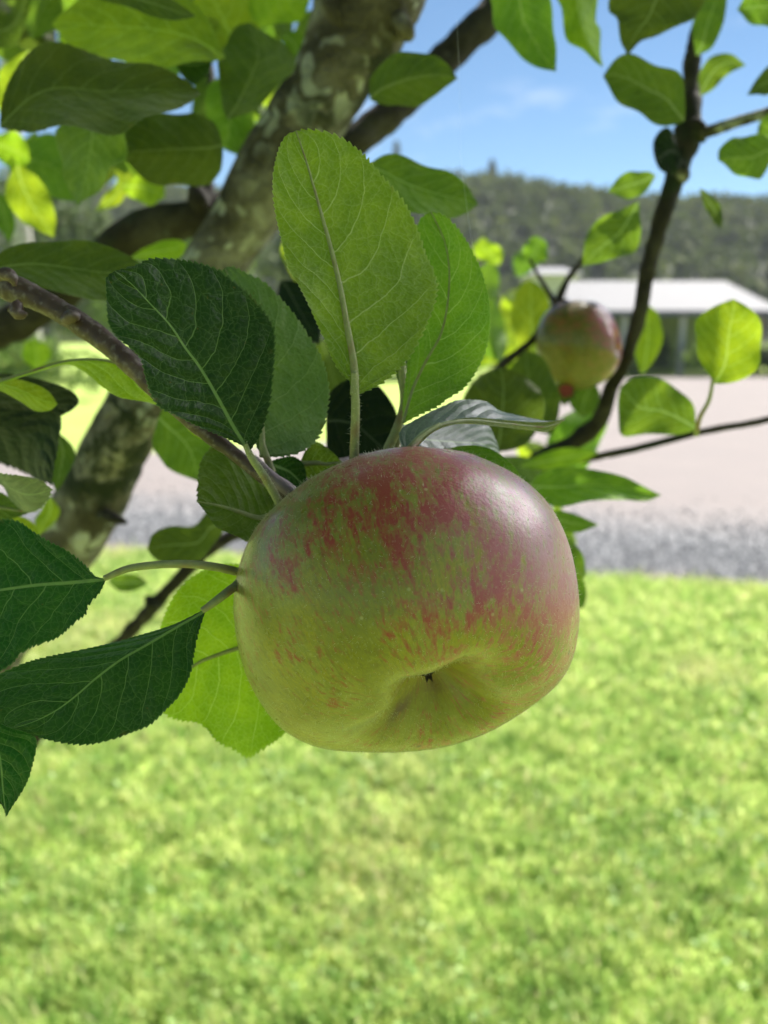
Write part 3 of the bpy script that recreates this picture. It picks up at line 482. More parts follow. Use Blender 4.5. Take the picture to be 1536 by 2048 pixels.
# -- generic leaf outline for the rest of the crown
PR = np.array([(0, .03), (.06, .30), (.16, .66), (.3, .92), (.45, 1.), (.6, .95), (.75, .76), (.88, .46), (.96, .2), (1, 0)])
def soft_leaf(x, y, d, ln, ang, wd, mat, tilt, under=True):
    """a leaf ln metres long whose base sits at px (x, y)"""
    n = 22; t = np.linspace(0, 1, n); wv = np.interp(t, PR[:, 0], PR[:, 1]) * wd * ln
    dx, dy = math.cos(ang), math.sin(ang); k = F / d
    cx = x + (dx * t * ln + .12 * ln * np.sin(np.pi * t) * -dy) * k; cy = y - (dy * t * ln + .12 * ln * np.sin(np.pi * t) * dx) * k
    L = np.stack([cx - (-dy) * -wv * k * 1, cy + dx * -wv * k], 1); Rr = np.stack([cx + (-dy) * wv * -k, cy + dx * wv * k], 1)
    return leaf(None, L, Rr, (d, d + tilt * ln, .012, .012), mat, under, 0, rows=26, cols=9, wav=.003)
rnd = random.Random(5)
FILL = [  # px boxes filled with further foliage: x0, y0, x1, y1, count, depth range, materials
 (-60, -40, 330, 330, 26, (.50, .75), ('olive', 'fresh', 'bright')),
 (330, -60, 600, 330, 15, (.55, .75), ('olive', 'fresh', 'bright')),
 (940, 520, 1080, 900, 20, (.75, 1.2), ('fresh', 'bright', 'bright')),
 (1040, 930, 1160, 1060, 3, (.45, .6), ('fresh', 'bright')),
]
for x0, y0, x1, y1, n, dr, ms in FILL:
    for _ in range(n):
        soft_leaf(rnd.uniform(x0, x1), rnd.uniform(y0, y1), rnd.uniform(*dr), rnd.uniform(.045, .065), rnd.uniform(0, 2 * math.pi), rnd.uniform(.26, .34), rnd.choice(ms), rnd.uniform(-.4, .4))

# crown above and around the picture: unseen, with leaves added to shade the fruit
def crown():
    rg = np.random.default_rng(11); S = np.array(SUN); Vs, Fs, U1, U2 = [], [], [], []; k = 0
    tgt = P(700, 1000, .18)
    def ok(p):
        x, y, d = proj(p)
        return not (d > 0 and -150 < x < 1690 and y > -160)
    side = np.cross(S, (0, 0, 1)); side /= np.linalg.norm(side); upv = np.cross(side, S)
    spots = []
    while len(spots) < 430:
        a = rg.uniform(.26, 1.25); q = tgt + S * a + side * rg.normal() * .26 + upv * rg.normal() * .26
        if ok(q): spots.append(q)
    while len(spots) < 1500:
        q = np.array((-.35, .25, 2.25)) + rg.normal(size=3) * (.65, .45, .35)
        if ok(q) and q[2] > 1.75: spots.append(q)
    while len(spots) < 2000:  # leaves added behind the camera to hold sky light off the foreground
        q = np.array((rg.uniform(-1.1, 1.0), rg.uniform(-1.3, -.06), rg.uniform(1.35, 2.5)))
        if np.linalg.norm(q - CAM) > .13: spots.append(q)
    # unseen leaves added sunward to shade fruit and front leaves, gaps left for flecks
    fleck = [P(500, 1465, .212), P(800, 600, .186), P(960, 820, .19), P(890, 880, .205)]
    shine = P(1035, 1010, .160); sd_r = np.array((.73, .42, .54)); sd_r /= np.linalg.norm(sd_r)
    spots = [q for q in spots if (q - shine) @ sd_r / np.linalg.norm(q - shine) < .88]
    spots = [q for q in spots if all(np.linalg.norm(np.cross(q - f, S)) > .04 for f in fleck)]
    for (x, y, d), r_, dens in (((815, 1200, .188), .05, 1.), ((380, 700, .172), .034, .9), ((200, 1370, .168), .034, 1.), ((20, 1180, .178), .034, 1.), ((660, 480, .182), .03, .45), ((560, 760, .2), .02, .8), ((1130, 700, .46), .030, 1.), ((470, 1000, .198), .02, 1.)):
        c0 = P(x, y, d); m_ = int(r_ / .014) + 1
        for i in range(-m_, m_ + 1):
            for j in range(-m_, m_ + 1):
                if i * i + j * j > m_ * m_ + 1 or rg.random() > dens: continue
                q = c0 + S * rg.uniform(.75, 1.25) + side * (i * .016 + rg.normal() * .005) + upv * (j * .016 + rg.normal() * .005)
                if ok(q) and all(np.linalg.norm(np.cross(q - f, S)) > .030 for f in fleck): spots.append(q)
    n, c = 9, 5; t = np.linspace(0, 1, n); wv = np.interp(t, PR[:, 0], PR[:, 1]); s = np.linspace(-1, 1, c)
    for q in spots:
        d = rg.normal(size=3) * (1, 1, .6); d /= np.linalg.norm(d); b = np.cross(d, rg.normal(size=3) * .5 + (0, 0, 1)); b /= np.linalg.norm(b); nn = np.cross(b, d)
        ln = rg.uniform(.055, .085); wd = ln * .3
        v = q + d * (t * ln)[:, None, None] + b * (wv[:, None] * s[None] * wd)[..., None] + nn * (np.abs(s)[None] * wv[:, None] * .008 - (t ** 2)[:, None] * .015)[..., None]
        Vs.append(v.reshape(-1, 3)); Fs.append(grid_faces(n, c) + k * n * c)
        U1.append(np.stack([np.broadcast_to(s, (n, c)), np.broadcast_to(t[:, None], (n, c))], -1).reshape(-1, 2))
        U2.append(np.stack([s[None] * wv[:, None] * wd * 1000, np.broadcast_to((t * ln * 1000)[:, None], (n, c)) + k * 13.], -1).reshape(-1, 2)); k += 1
    o = mesh('foliage', np.vstack(Vs), np.vstack(Fs), LM['fresh'], tree, uv={'st': np.vstack(U1), 'mm': np.vstack(U2)})
    tag(o, 'leafy crown overhead with added leaves that shade the fruit', kind='stuff')
crown()

# ------------------------------------------------------------------ apples
def apple_mat(name, bloomk=1., dk=1.):
    g = G(name); mer = g.attr('mer').outputs['Vector']; bl = g.attr('blush').outputs['Fac']; o = g.obj(); cd = g.attr('cavity').outputs['Fac']
    st3 = g.noise(mer, 8.5, 3., .6, .2); st = g.noise(mer, 1.5, 5., .62, .35); st2 = g.noise(mer, 3.4, 4., .6, .3); bl2 = g.noise(o, 62., 4., .62, .4); big = g.noise(o, 26., 3., .55)
    fz = g.noise(o, 1300., 2., .6); micro = g.noise(o, 420., 4., .65)
    green = g.mix(g.ss(big, .35, .66), (.155, .152, .010), (.30, .245, .009))
    green = g.mix(g.ss(bl2, .42, .66), green, (.245, .24, .045))
    green = g.mix(1., green, (dk,) * 3, 'MULTIPLY')
    green = g.mix(g.ma('MULTIPLY', g.ss(st2, .50, .62), .55), green, (.14, .105, .012))
    green = g.mix(g.ss(st3, .38, .62, .45, 0.), green, (.12, .115, .02)); green = g.mix(g.ss(micro, .5, .75, 0., .35), green, (.26, .26, .05))
    def add(x, n_, k): return g.ma('ADD', x, g.ma('MULTIPLY', g.ma('SUBTRACT', n_, .5), k))
    x = add(add(add(add(add(bl, st, 2.3), st2, 3.2), st3, 2.2), bl2, 2.4), micro, 1.3)
    soft = g.ss(x, .10, .98); hard = g.ss(x, .80, 1.40); pk = g.attr('pink').outputs['Fac']
    col = g.mix(g.ma('MULTIPLY', soft, .78), green, g.mix(pk, (.25, .065, .025), (.33, .085, .095)))
    col = g.mix(g.ma('MULTIPLY', hard, .88), col, g.mix(pk, (.25, .026, .022), (.31, .028, .070)))
    # waxy bloom on the shoulder
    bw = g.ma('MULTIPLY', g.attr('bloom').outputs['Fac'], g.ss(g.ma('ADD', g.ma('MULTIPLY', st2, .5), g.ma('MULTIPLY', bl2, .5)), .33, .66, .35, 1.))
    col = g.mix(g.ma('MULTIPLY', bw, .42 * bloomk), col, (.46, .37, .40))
    # pale flecks, dark lenticels and russet
    v = g.n('TexVoronoi', {'Vector': o, 'Scale': 330.}, feature='F1'); pick = g.n('SeparateXYZ', {0: v.outputs['Color']}).outputs[0]
    col = g.mix(g.ma('MULTIPLY', g.ma('MULTIPLY', g.ss(v.outputs[0], .06, .17, 1., 0.), g.ma('GREATER_THAN', pick, .80)), .35), col, (.52, .50, .26))
    v2 = g.n('TexVoronoi', {'Vector': o, 'Scale': 190.}, feature='F1'); pk2 = g.n('SeparateXYZ', {0: v2.outputs['Color']}).outputs[1]
    dots = g.ma('MULTIPLY', g.ss(v2.outputs[0], .06, .17, 1., 0.), g.ma('GREATER_THAN', g.ma('ADD', pk2, g.ma('MULTIPLY', g.attr('speck').outputs['Fac'], .35)), .93))
    col = g.mix(g.ma('MULTIPLY', dots, .85), col, (.06, .045, .02))
    rs = g.attr('russet').outputs['Fac']
    col = g.mix(g.ma('MULTIPLY', rs, g.ss(g.noise(o, 520., 3., .6), .25, .5), clamp=True), col, (.10, .055, .030))
    col = g.mix(g.ma('MULTIPLY', g.ss(fz, .60, .72), .12), col, (.62, .62, .42))
    h = g.ma('ADD', g.ma('MULTIPLY', micro, .5), g.ma('MULTIPLY', fz, .45)); h = g.ma('ADD', h, g.ma('MULTIPLY', bl2, 2.))
    return g.out(g.bsdf(col, g.ss(micro, .3, .7, .26, .42), g.bump(h, .55, .0003), .28, **{'Subsurface Weight': .12, 'Subsurface Radius': (.004, .003, .001), 'Subsurface Scale': .6, 'Sheen Weight': .06, 'Sheen Roughness': .5, 'Coat Weight': .30, 'Coat Roughness': .26}))
AP = apple_mat('apple_skin'); AP2 = apple_mat('apple_skin_small', .3, .4)
g = G('dry_sepal'); SEP = g.out(g.bsdf(g.mix(g.noise(g.obj(), 900., 3.), (.025, .016, .010), (.10, .065, .04)), .9))
def apple(name, cpx, cpy, cd, a, cpol, axis, nth, naz, outline, blushf, mat, cavdepth=.010, cavw=.0085, lobes=1., label=None, seed=0., swell=None):
    """axis: camera-space direction (right, up, towards the scene) from the centre to the calyx"""
    ax = np.array(axis, float); ax /= np.linalg.norm(ax)
    u = np.cross(ax, (0, 0, 1.)); u /= np.linalg.norm(u); v = np.cross(ax, u)
    th = np.linspace(0, 1, nth); th = np.pi * (th + .06 * np.sin(2 * np.pi * th) * -1); az = np.linspace(0, 2 * np.pi, naz, endpoint=False)
    TH, AZ = np.meshgrid(th, az, indexing='ij')
    r = a * np.sin(TH) ** .93; z = -cpol * np.cos(TH)                     # z>0 is the calyx end
    r = r * (1 - .06 * (z / cpol)) * (1 + .012 * lobes * np.cos(5 * AZ + 1.1) * np.clip(z / cpol, 0, 1) ** 2 + .02 * np.cos(AZ + 2.) + .014 * np.cos(2 * AZ + .6))
    cw = cavw * (1 + .13 * np.cos(5 * AZ + .9) * lobes + .12 * np.cos(2 * AZ + 1.7))
    cav = np.exp(-(r / cw) ** 2 * .9)
    z = np.where(z > 0, z - cavdepth * cav - .0006 * np.cos(5 * AZ + .9) * lobes * np.exp(-((r - cavw * 1.25) / (cavw * .8)) ** 2), z + .009 * np.exp(-(r / (cavw * .75)) ** 2))
    Q = r[..., None] * (np.cos(AZ)[..., None] * u + np.sin(AZ)[..., None] * v) + z[..., None] * ax
    ctr = np.array(((cpx - 768) / F * cd, (1024 - cpy) / F * cd, cd)); Q = Q + ctr
    if outline is not None:                                             # settle the lopsided growth of the fruit
        o_ = smooth(outline + [outline[0]], 400); ang = np.arctan2(-(o_[:, 1] - cpy), o_[:, 0] - cpx); rad = np.hypot(o_[:, 0] - cpx, o_[:, 1] - cpy)
        k = np.argsort(ang); ang, rad = ang[k], rad[k]
        for it in range(5):
            px = Q[..., 0] / Q[..., 2] * F + 768 - cpx; py = Q[..., 1] / Q[..., 2] * F + 1024 - 1024 - (1024 - cpy); py = Q[..., 1] / Q[..., 2] * F - (1024 - cpy)
            an = np.arctan2(py, px); rd = np.hypot(px, py); b = ((an + np.pi) / (2 * np.pi) * 120).astype(int) % 120
            mxr = np.zeros(120); np.maximum.at(mxr, b.ravel(), rd.ravel())
            tc_ = (np.arange(120) + .5) / 120 * 2 * np.pi - np.pi; want = np.interp(tc_, ang, rad, period=2 * np.pi)
            S = want / np.maximum(mxr, 1)
            S = np.convolve(np.r_[S[-3:], S, S[:3]], np.ones(7) / 7, 'same')[3:-3] if it < 3 else np.convolve(np.r_[S[-1:], S, S[:1]], np.ones(3) / 3, 'same')[1:-1]
            sc_ = np.interp(an, tc_, S, period=2 * np.pi)
            w_ = 1.0
            dx = px * (sc_ - 1) * w_ / F * Q[..., 2]; dy = py * (sc_ - 1) * w_ / F * Q[..., 2]
            Q[..., 0] += dx; Q[..., 1] += dy
    W = CAM + Q[..., 0:1] * RT + Q[..., 1:2] * UP + Q[..., 2:3] * FW
    px = Q[..., 0] / Q[..., 2] * F + 768; py = 1024 - Q[..., 1] / Q[..., 2] * F; front = Q[..., 2] < cd + .004
    blush, bloom, speck, russ = blushf(px, py, front)
    sr = np.sin(TH); mer = np.stack([np.cos(AZ) * (5.2 + 3 * sr) + seed, np.sin(AZ) * (5.2 + 3 * sr), TH * 2.6], -1)
    V = W.reshape(-1, 3)
    o = mesh(name, V, grid_faces(nth, naz, True)[:, ::-1].copy(), mat, None, attrs={'mer': mer.reshape(-1, 3), 'blush': blush.ravel(), 'bloom': bloom.ravel(), 'speck': speck.ravel(), 'russet': russ.ravel(), 'pink': np.clip((px - cpx + .1 * a / cd * F) / (.75 * a / cd * F), 0, 1).ravel(), 'cavity': cav.ravel()})
    # calyx: five dried sepals in the eye
    Wax = ax[0] * RT + ax[1] * UP + ax[2] * FW; Wu = u[0] * RT + u[1] * UP + u[2] * FW; Wv = v[0] * RT + v[1] * UP + v[2] * FW
    tip = V.reshape(nth, naz, 3)[-1].mean(0); k = a / .037
    Vs, Fs = [], []
    n0 = 0
    for q in range(5):
        aa = q * 2 * math.pi / 5 + .4; d = Wu * math.cos(aa) + Wv * math.sin(aa); e = np.cross(Wax, d)
        for rr, hh, ww in ((.0026, -.0005, .0014), (.0024, .0012, .0014), (.0015, .0024, .0010), (.0004, .0032, .0006), (.0010, .0044, .0001)):
            for sg in (-1, 1): Vs.append(tip + (d * rr + Wax * (hh) + e * sg * ww) * k)
        for i in range(4): Fs.append([n0 + 2 * i, n0 + 2 * i + 1, n0 + 2 * i + 3, n0 + 2 * i + 2])
        n0 += 10
    V2, F2 = tube_vf(np.array([tip - Wax * .002 * k, tip + Wax * .001 * k, tip + Wax * .0022 * k]), [.0026 * k, .0024 * k, .0010 * k], 14, 10, .3, 700)
    Fs += [[i + n0 for i in f] for f in F2]
    cx_ = mesh('calyx', np.vstack([np.array(Vs), V2]), Fs, SEP, o)
    if label: tag(o, label, 'apple')
    return o, W, Q
OUT = [(830, 892), (880, 896), (935, 905), (985, 924), (1034, 949), (1070, 977), (1098, 1008), (1120, 1045), (1137, 1085), (1149, 1130), (1157, 1180), (1160, 1230), (1155, 1280), (1143, 1325), (1124, 1360), (1098, 1388), (1068, 1412), (1034, 1434), (995, 1457), (950, 1477), (905, 1491), (850, 1501), (790, 1506), (735, 1507), (680, 1505), (635, 1497), (595, 1480), (560, 1455), (532, 1422), (508, 1385), (490, 1345), (477, 1300), (469, 1250), (467, 1200), (472, 1155), (483, 1115), (500, 1073), (525, 1036), (557, 1004), (590, 976), (630, 950), (680, 926), (740, 905), (790, 895)]
SPOTS = [  # red patches on the skin: x, y, length, width, turn in degrees, strength
 (755, 975, 60, 20, 55, .55), (735, 1045, 30, 20, 30, .3), (890, 1025, 26, 18, 80, .6), (935, 1040, 26, 10, 70, .55), (790, 1095, 34, 20, 60, .5), (800, 1130, 42, 24, 60, .35), (752, 1125, 22, 11, 60, .35),
 (670, 990, 26, 18, 40, .42), (640, 1010, 30, 16, 40, .3), (543, 1118, 18, 9, 60, .5), (590, 1170, 34, 10, 60, .48), (617, 1200, 20, 6, 60, .3), (498, 1255, 18, 6, 70, .42), (985, 1085, 30, 20, 60, .4),
 (1000, 1180, 34, 14, 80, .55), (1120, 1225, 30, 22, 70, .6), (1060, 1235, 28, 10, 65, .4), (1000, 1130, 80, 50, 80, .25), (870, 1195, 22, 12, 90, .34), (948, 1165, 22, 6, 90, .36), (955, 1205, 20, 7, 80, .36),
 (1060, 1130, 90, 60, 70, .22), (930, 960, 120, 34, 25, .25), (1090, 1290, 60, 26, 60, .25), (960, 1250, 50, 26, 60, .1), (660, 930, 60, 14, -20, .25), (830, 915, 90, 16, 0, .25), (650, 1080, 50, 30, 50, .12),
 (1140, 1180, 60, 26, 80, .3), (780, 1240, 20, 6, 60, .2), (1020, 1290, 30, 8, 60, .22), (1060, 1340, 26, 6, 60, .2), (640, 1400, 40, 8, 20, .22), (600, 1440, 40, 8, 20, .15), (720, 1380, 40, 8, 15, .16)]
def blush1(px, py, front):
    ux = (px - 815) / 345; uy = (1200 - py) / 307
    B = .45 + .25 * ux + .28 * uy
    B = B - .17 * np.exp(-((px - 640) ** 2 / 150 ** 2 + (py - 1330) ** 2 / 120 ** 2)) - .20 * np.exp(-((px - 850) ** 2 / 200 ** 2 + (py - 1430) ** 2 / 90 ** 2)) - .22 * np.exp(-((px - 900) ** 2 / 90 ** 2 + (py - 1110) ** 2 / 60 ** 2)) - .05 * np.exp(-((px - 600) ** 2 / 90 ** 2 + (py - 1090) ** 2 / 100 ** 2))
    S = np.zeros_like(B)
    for x, y, l, w_, an, s in SPOTS:
        c, sn = math.cos(R(an)), math.sin(R(an)); dx, dy = px - x, py - y
        S += s * np.exp(-((dx * c + dy * sn) / l) ** 2 - ((-dx * sn + dy * c) / w_) ** 2)
    B = np.where(front, B + S * 1.3, .5)
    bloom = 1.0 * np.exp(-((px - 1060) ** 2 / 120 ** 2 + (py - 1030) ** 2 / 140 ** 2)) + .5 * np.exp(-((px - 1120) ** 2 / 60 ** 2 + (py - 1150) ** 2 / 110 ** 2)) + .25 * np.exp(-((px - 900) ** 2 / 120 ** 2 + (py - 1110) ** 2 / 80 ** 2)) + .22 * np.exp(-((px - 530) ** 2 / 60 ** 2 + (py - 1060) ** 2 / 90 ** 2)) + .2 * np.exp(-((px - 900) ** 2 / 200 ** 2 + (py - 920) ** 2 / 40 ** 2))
    speck = np.clip((py - 1150) / 250, 0, 1) * .8
    dx, dy = px - 800, py - 1418; c, sn = math.cos(R(-52)), math.sin(R(-52))
    russ = np.exp(-((dx * c + dy * sn) / 42) ** 2 - ((-dx * sn + dy * c) / 11) ** 2) + .8 * np.exp(-((px - 868) ** 2 + (py - 1370) ** 2) / 26 ** 2)
    return B, np.clip(bloom, 0, 1), speck, np.where(front, np.clip(russ, 0, 1), 0)
TH_ = R(48)
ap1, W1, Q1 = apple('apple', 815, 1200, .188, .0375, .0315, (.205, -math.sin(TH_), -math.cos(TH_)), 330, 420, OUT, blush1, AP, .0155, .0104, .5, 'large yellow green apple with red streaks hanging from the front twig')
def ridge(): pass
# short down on the apple skin
def apple_down(W, o, n=15000, ln=.0006):
    rg = np.random.default_rng(4); nth, naz = W.shape[:2]
    i = rg.integers(8, nth - 40, n); j = rg.integers(0, naz, n); p = W[i, j]
    tu = W[(i + 1) % nth, j] - p; tv = W[i, (j + 1) % naz] - p; nn = np.cross(tu, tv); nn /= np.linalg.norm(nn, axis=1)[:, None] + 1e-12
    ctr = W.reshape(-1, 3).mean(0); nn *= np.sign(np.sum(nn * (p - ctr), axis=1))[:, None]
    d = nn + rg.normal(size=(n, 3)) * .55; e = p + d * (ln * rg.uniform(.35, 1.25, n))[:, None]
    sd = np.cross(d, rg.normal(size=(n, 3))); sd /= np.linalg.norm(sd, axis=1)[:, None]
    V = np.stack([p - sd * .000026 - nn * 1e-5, p + sd * .000026 - nn * 1e-5, e], 1).reshape(-1, 3)
    tag(mesh('down', V, np.arange(n * 3).reshape(-1, 3), HAIR, o), kind='stuff')
apple_down(W1, ap1)
def blush2(px, py, front):
    B = .16 + .55 * np.clip((680 - py) / 80, -.3, 1) + .6 * np.clip((px - 1185) / 50, -.2, 1)
    z = np.zeros_like(B); return B + .12, z + .3 * np.clip((px - 1180) / 50, 0, 1), z, z
OUT2 = [(1160, 600), (1195, 606), (1222, 628), (1236, 655), (1244, 690), (1240, 722), (1226, 748), (1200, 768), (1165, 778), (1130, 778), (1100, 758), (1080, 725), (1072, 690), (1076, 655), (1092, 625), (1122, 605)]
ap2, W2, Q2 = apple('apple', 1158, 690, .46, .0235, .0215, (.93, -.12, -.42), 120, 140, OUT2, blush2, AP2, .006, .0062, .6, 'small blurred apple with a rosy top among leaves on the right', 3.)
V, Fc = tube_vf(PA([(1108, 606, .468), (1125, 600, .466), (1145, 612, .462), (1150, 625, .462)]), [.0012, .0011, .001, .001], 8, 14)
mesh('fruit_stalk', V, Fc, TWIG, ap2)
g = G('withered_orange'); WO = g.out(g.bsdf((.20, .025, .012), .7))
leaf(None, [(1150, 765), (1125, 765), (1108, 775), (1118, 800), (1128, 812)], [(1152, 770), (1148, 795), (1128, 812)], (.458, .455, 0, 0), 'olive', True, 0)
lf_ = leaf(None, [(1146, 772), (1130, 768), (1118, 778), (1126, 796)], [(1147, 774), (1144, 790), (1126, 796)], (.452, .45, 0, 0), 'olive', True, 0, label='tiny withered orange red leaf under the small apple'); lf_.data.materials[0] = WO
leaf(None, [(1180, 760), (1150, 780), (1140, 810), (1165, 835)], [(1190, 765), (1200, 790), (1190, 820), (1165, 835)], (.47, .47, 0, 0), 'fresh', True, 0)

# spider silk
V, Fc = tube_vf(PA([(914, 40, .24), (918, 140, .24), (921, 300, .238), (932, 400, .236), (945, 492, .232)]), [.000016] * 5, 5, 60)
g = G('silk'); SILK = g.out(g.bsdf((.8, .8, .8), .3, None, .8))
tag(mesh('spider_silk', V, Fc, SILK), 'single fine thread of spider silk hanging in front of the sky', 'spider silk')

# ------------------------------------------------------------------ ground, driveway, lawn
def hmap(x, y): return 0.
def ground_mat():
    g = G('lawn_ground'); o = g.n('NewGeometry').outputs['Position']
    a = g.noise(o, .9, 4., .6); b = g.noise(o, 6., 5., .65); c = g.noise(o, 40., 3., .6)
    col = ramp(g, a, [(.3, (.27, .38, .08)), (.5, (.31, .42, .09)), (.7, (.35, .44, .11))])
    col = g.mix(g.ss(b, .5, .75), col, (.32, .32, .11)); col = g.mix(g.ss(c, .55, .8), col, (.14, .20, .04))
    return g.out(g.bsdf(col, .9, g.bump(c, .8, .03), .2))
V = []; xs = np.r_[-900, -400, -150, np.linspace(-40, 60, 51), 150, 400, 900]; ys = np.r_[-900, -300, -20, np.linspace(-2, 60, 32), 150, 400, 900]
V = np.array([(x, y, 0) for x in xs for y in ys]); ground = mesh('ground', V, grid_faces(len(xs), len(ys))[:, ::-1].copy(), ground_mat()); tag(ground, 'green lawn ground reaching to the hills', 'lawn', kind='structure')
E0, E1 = np.array((-1.9, 5.8)), np.array((2.24, 4.95)); ED = (E1 - E0) / np.linalg.norm(E1 - E0); EN = np.array((-ED[1], ED[0]))
def edge_wob(s): return .05 * math.sin(s * 3.1) + .03 * math.sin(s * 7.7 + 1) + .02 * math.sin(s * 17.)
def drive_mat():
    g = G('gravel_driveway'); o = g.n('NewGeometry').outputs['Position']
    sp = g.n('SeparateXYZ', {0: o}); dn = g.ma('ADD', g.ma('MULTIPLY', g.ma('SUBTRACT', sp.outputs[0], float(E0[0])), float(EN[0])), g.ma('MULTIPLY', g.ma('SUBTRACT', sp.outputs[1], float(E0[1])), float(EN[1])))
    dn = g.ma('ADD', dn, g.ma('MULTIPLY', g.noise(o, 1.6, 4.), 1.0))
    f = g.ss(dn, 1.2, 3.0)
    v = g.n('TexVoronoi', {'Vector': o, 'Scale': 42.}, feature='F1'); cc = v.outputs['Color']; pk = g.n('SeparateXYZ', {0: cc}).outputs[0]
    loose = ramp(g, pk, [(.1, (.10, .104, .112)), (.5, (.175, .182, .192)), (.9, (.27, .275, .285))])
    fine = g.mix(g.noise(o, 60., 4., .7), (.185, .163, .158), (.24, .216, .21))
    fine = g.mix(g.ss(g.noise(o, 1.1, 4.), .45, .7), fine, (.225, .20, .192))
    col = g.mix(f, loose, fine)
    edge = g.ss(dn, .42, .75, 1., 0.); col = g.mix(g.ma('MULTIPLY', edge, .7), col, (.38, .31, .26))
    return g.out(g.bsdf(col, .95, g.bump(v.outputs[0], .8, .012), .2))
near = []
for s in np.linspace(-16, 22, 260):
    p = E0 + ED * s + EN * edge_wob(s) * .5; near.append((p[0], p[1]))
far = [(30, 26), (18, 29), (11, 29.3), (6.5, 27), (4.2, 22), (2.6, 16.5), (.5, 12.8), (-2.4, 10.9), (-5, 10.2), (-12, 9.8), (-18, 9.9)]
far = smooth(far[::-1], 260)
V = []; nr = 14
for i in range(260):
    for k in range(nr):
        q = np.array(near[i]) * (1 - k / (nr - 1)) + far[i] * (k / (nr - 1)); V.append((q[0], q[1], .004 + .022 * math.sin(min(1, k / 1.2) * math.pi / 2)))
tag(mesh('driveway', V, grid_faces(260, nr)[:, ::-1].copy(), drive_mat()), 'pinkish gravel driveway with a bluish stone edge', 'driveway', kind='structure')
# loose stones along the near edge
rg = np.random.default_rng(8); n = 16000
s = rg.uniform(-2.5, 6.5, n); dd = np.abs(rg.normal(0, .9, n)) + .02; rr = rg.uniform(.006, .016, n)
ctr = np.stack([E0[0] + ED[0] * s + EN[0] * dd, E0[1] + ED[1] * s + EN[1] * dd, .028 + rr * .3], 1)
oc = np.array([(1, 0, 0), (0, 1, 0), (-1, 0, 0), (0, -1, 0), (0, 0, .7), (0, 0, -.7)]); of = np.array([(0, 1, 4), (1, 2, 4), (2, 3, 4), (3, 0, 4), (1, 0, 5), (2, 1, 5), (3, 2, 5), (0, 3, 5)])
V = ctr[:, None] + (oc[None] * rg.uniform(.6, 1.2, (n, 6, 1)) + rg.normal(size=(n, 6, 3)) * .15) * rr[:, None, None]
g = G('loose_gravel_stones'); gc = g.attr('tone').outputs['Fac']; STM = g.out(g.bsdf(ramp(g, gc, [(0, (.09, .095, .105)), (.6, (.19, .198, .21)), (1., (.36, .365, .375))]), .8))
tag(mesh('gravel', V.reshape(-1, 3), (of[None] + (np.arange(n) * 6)[:, None, None]).reshape(-1, 3), STM, attrs={'tone': np.repeat(rg.uniform(0, 1, n), 6)}, smooth_=False), 'loose bluish grey stones along the lawn edge of the driveway', 'gravel', kind='stuff')

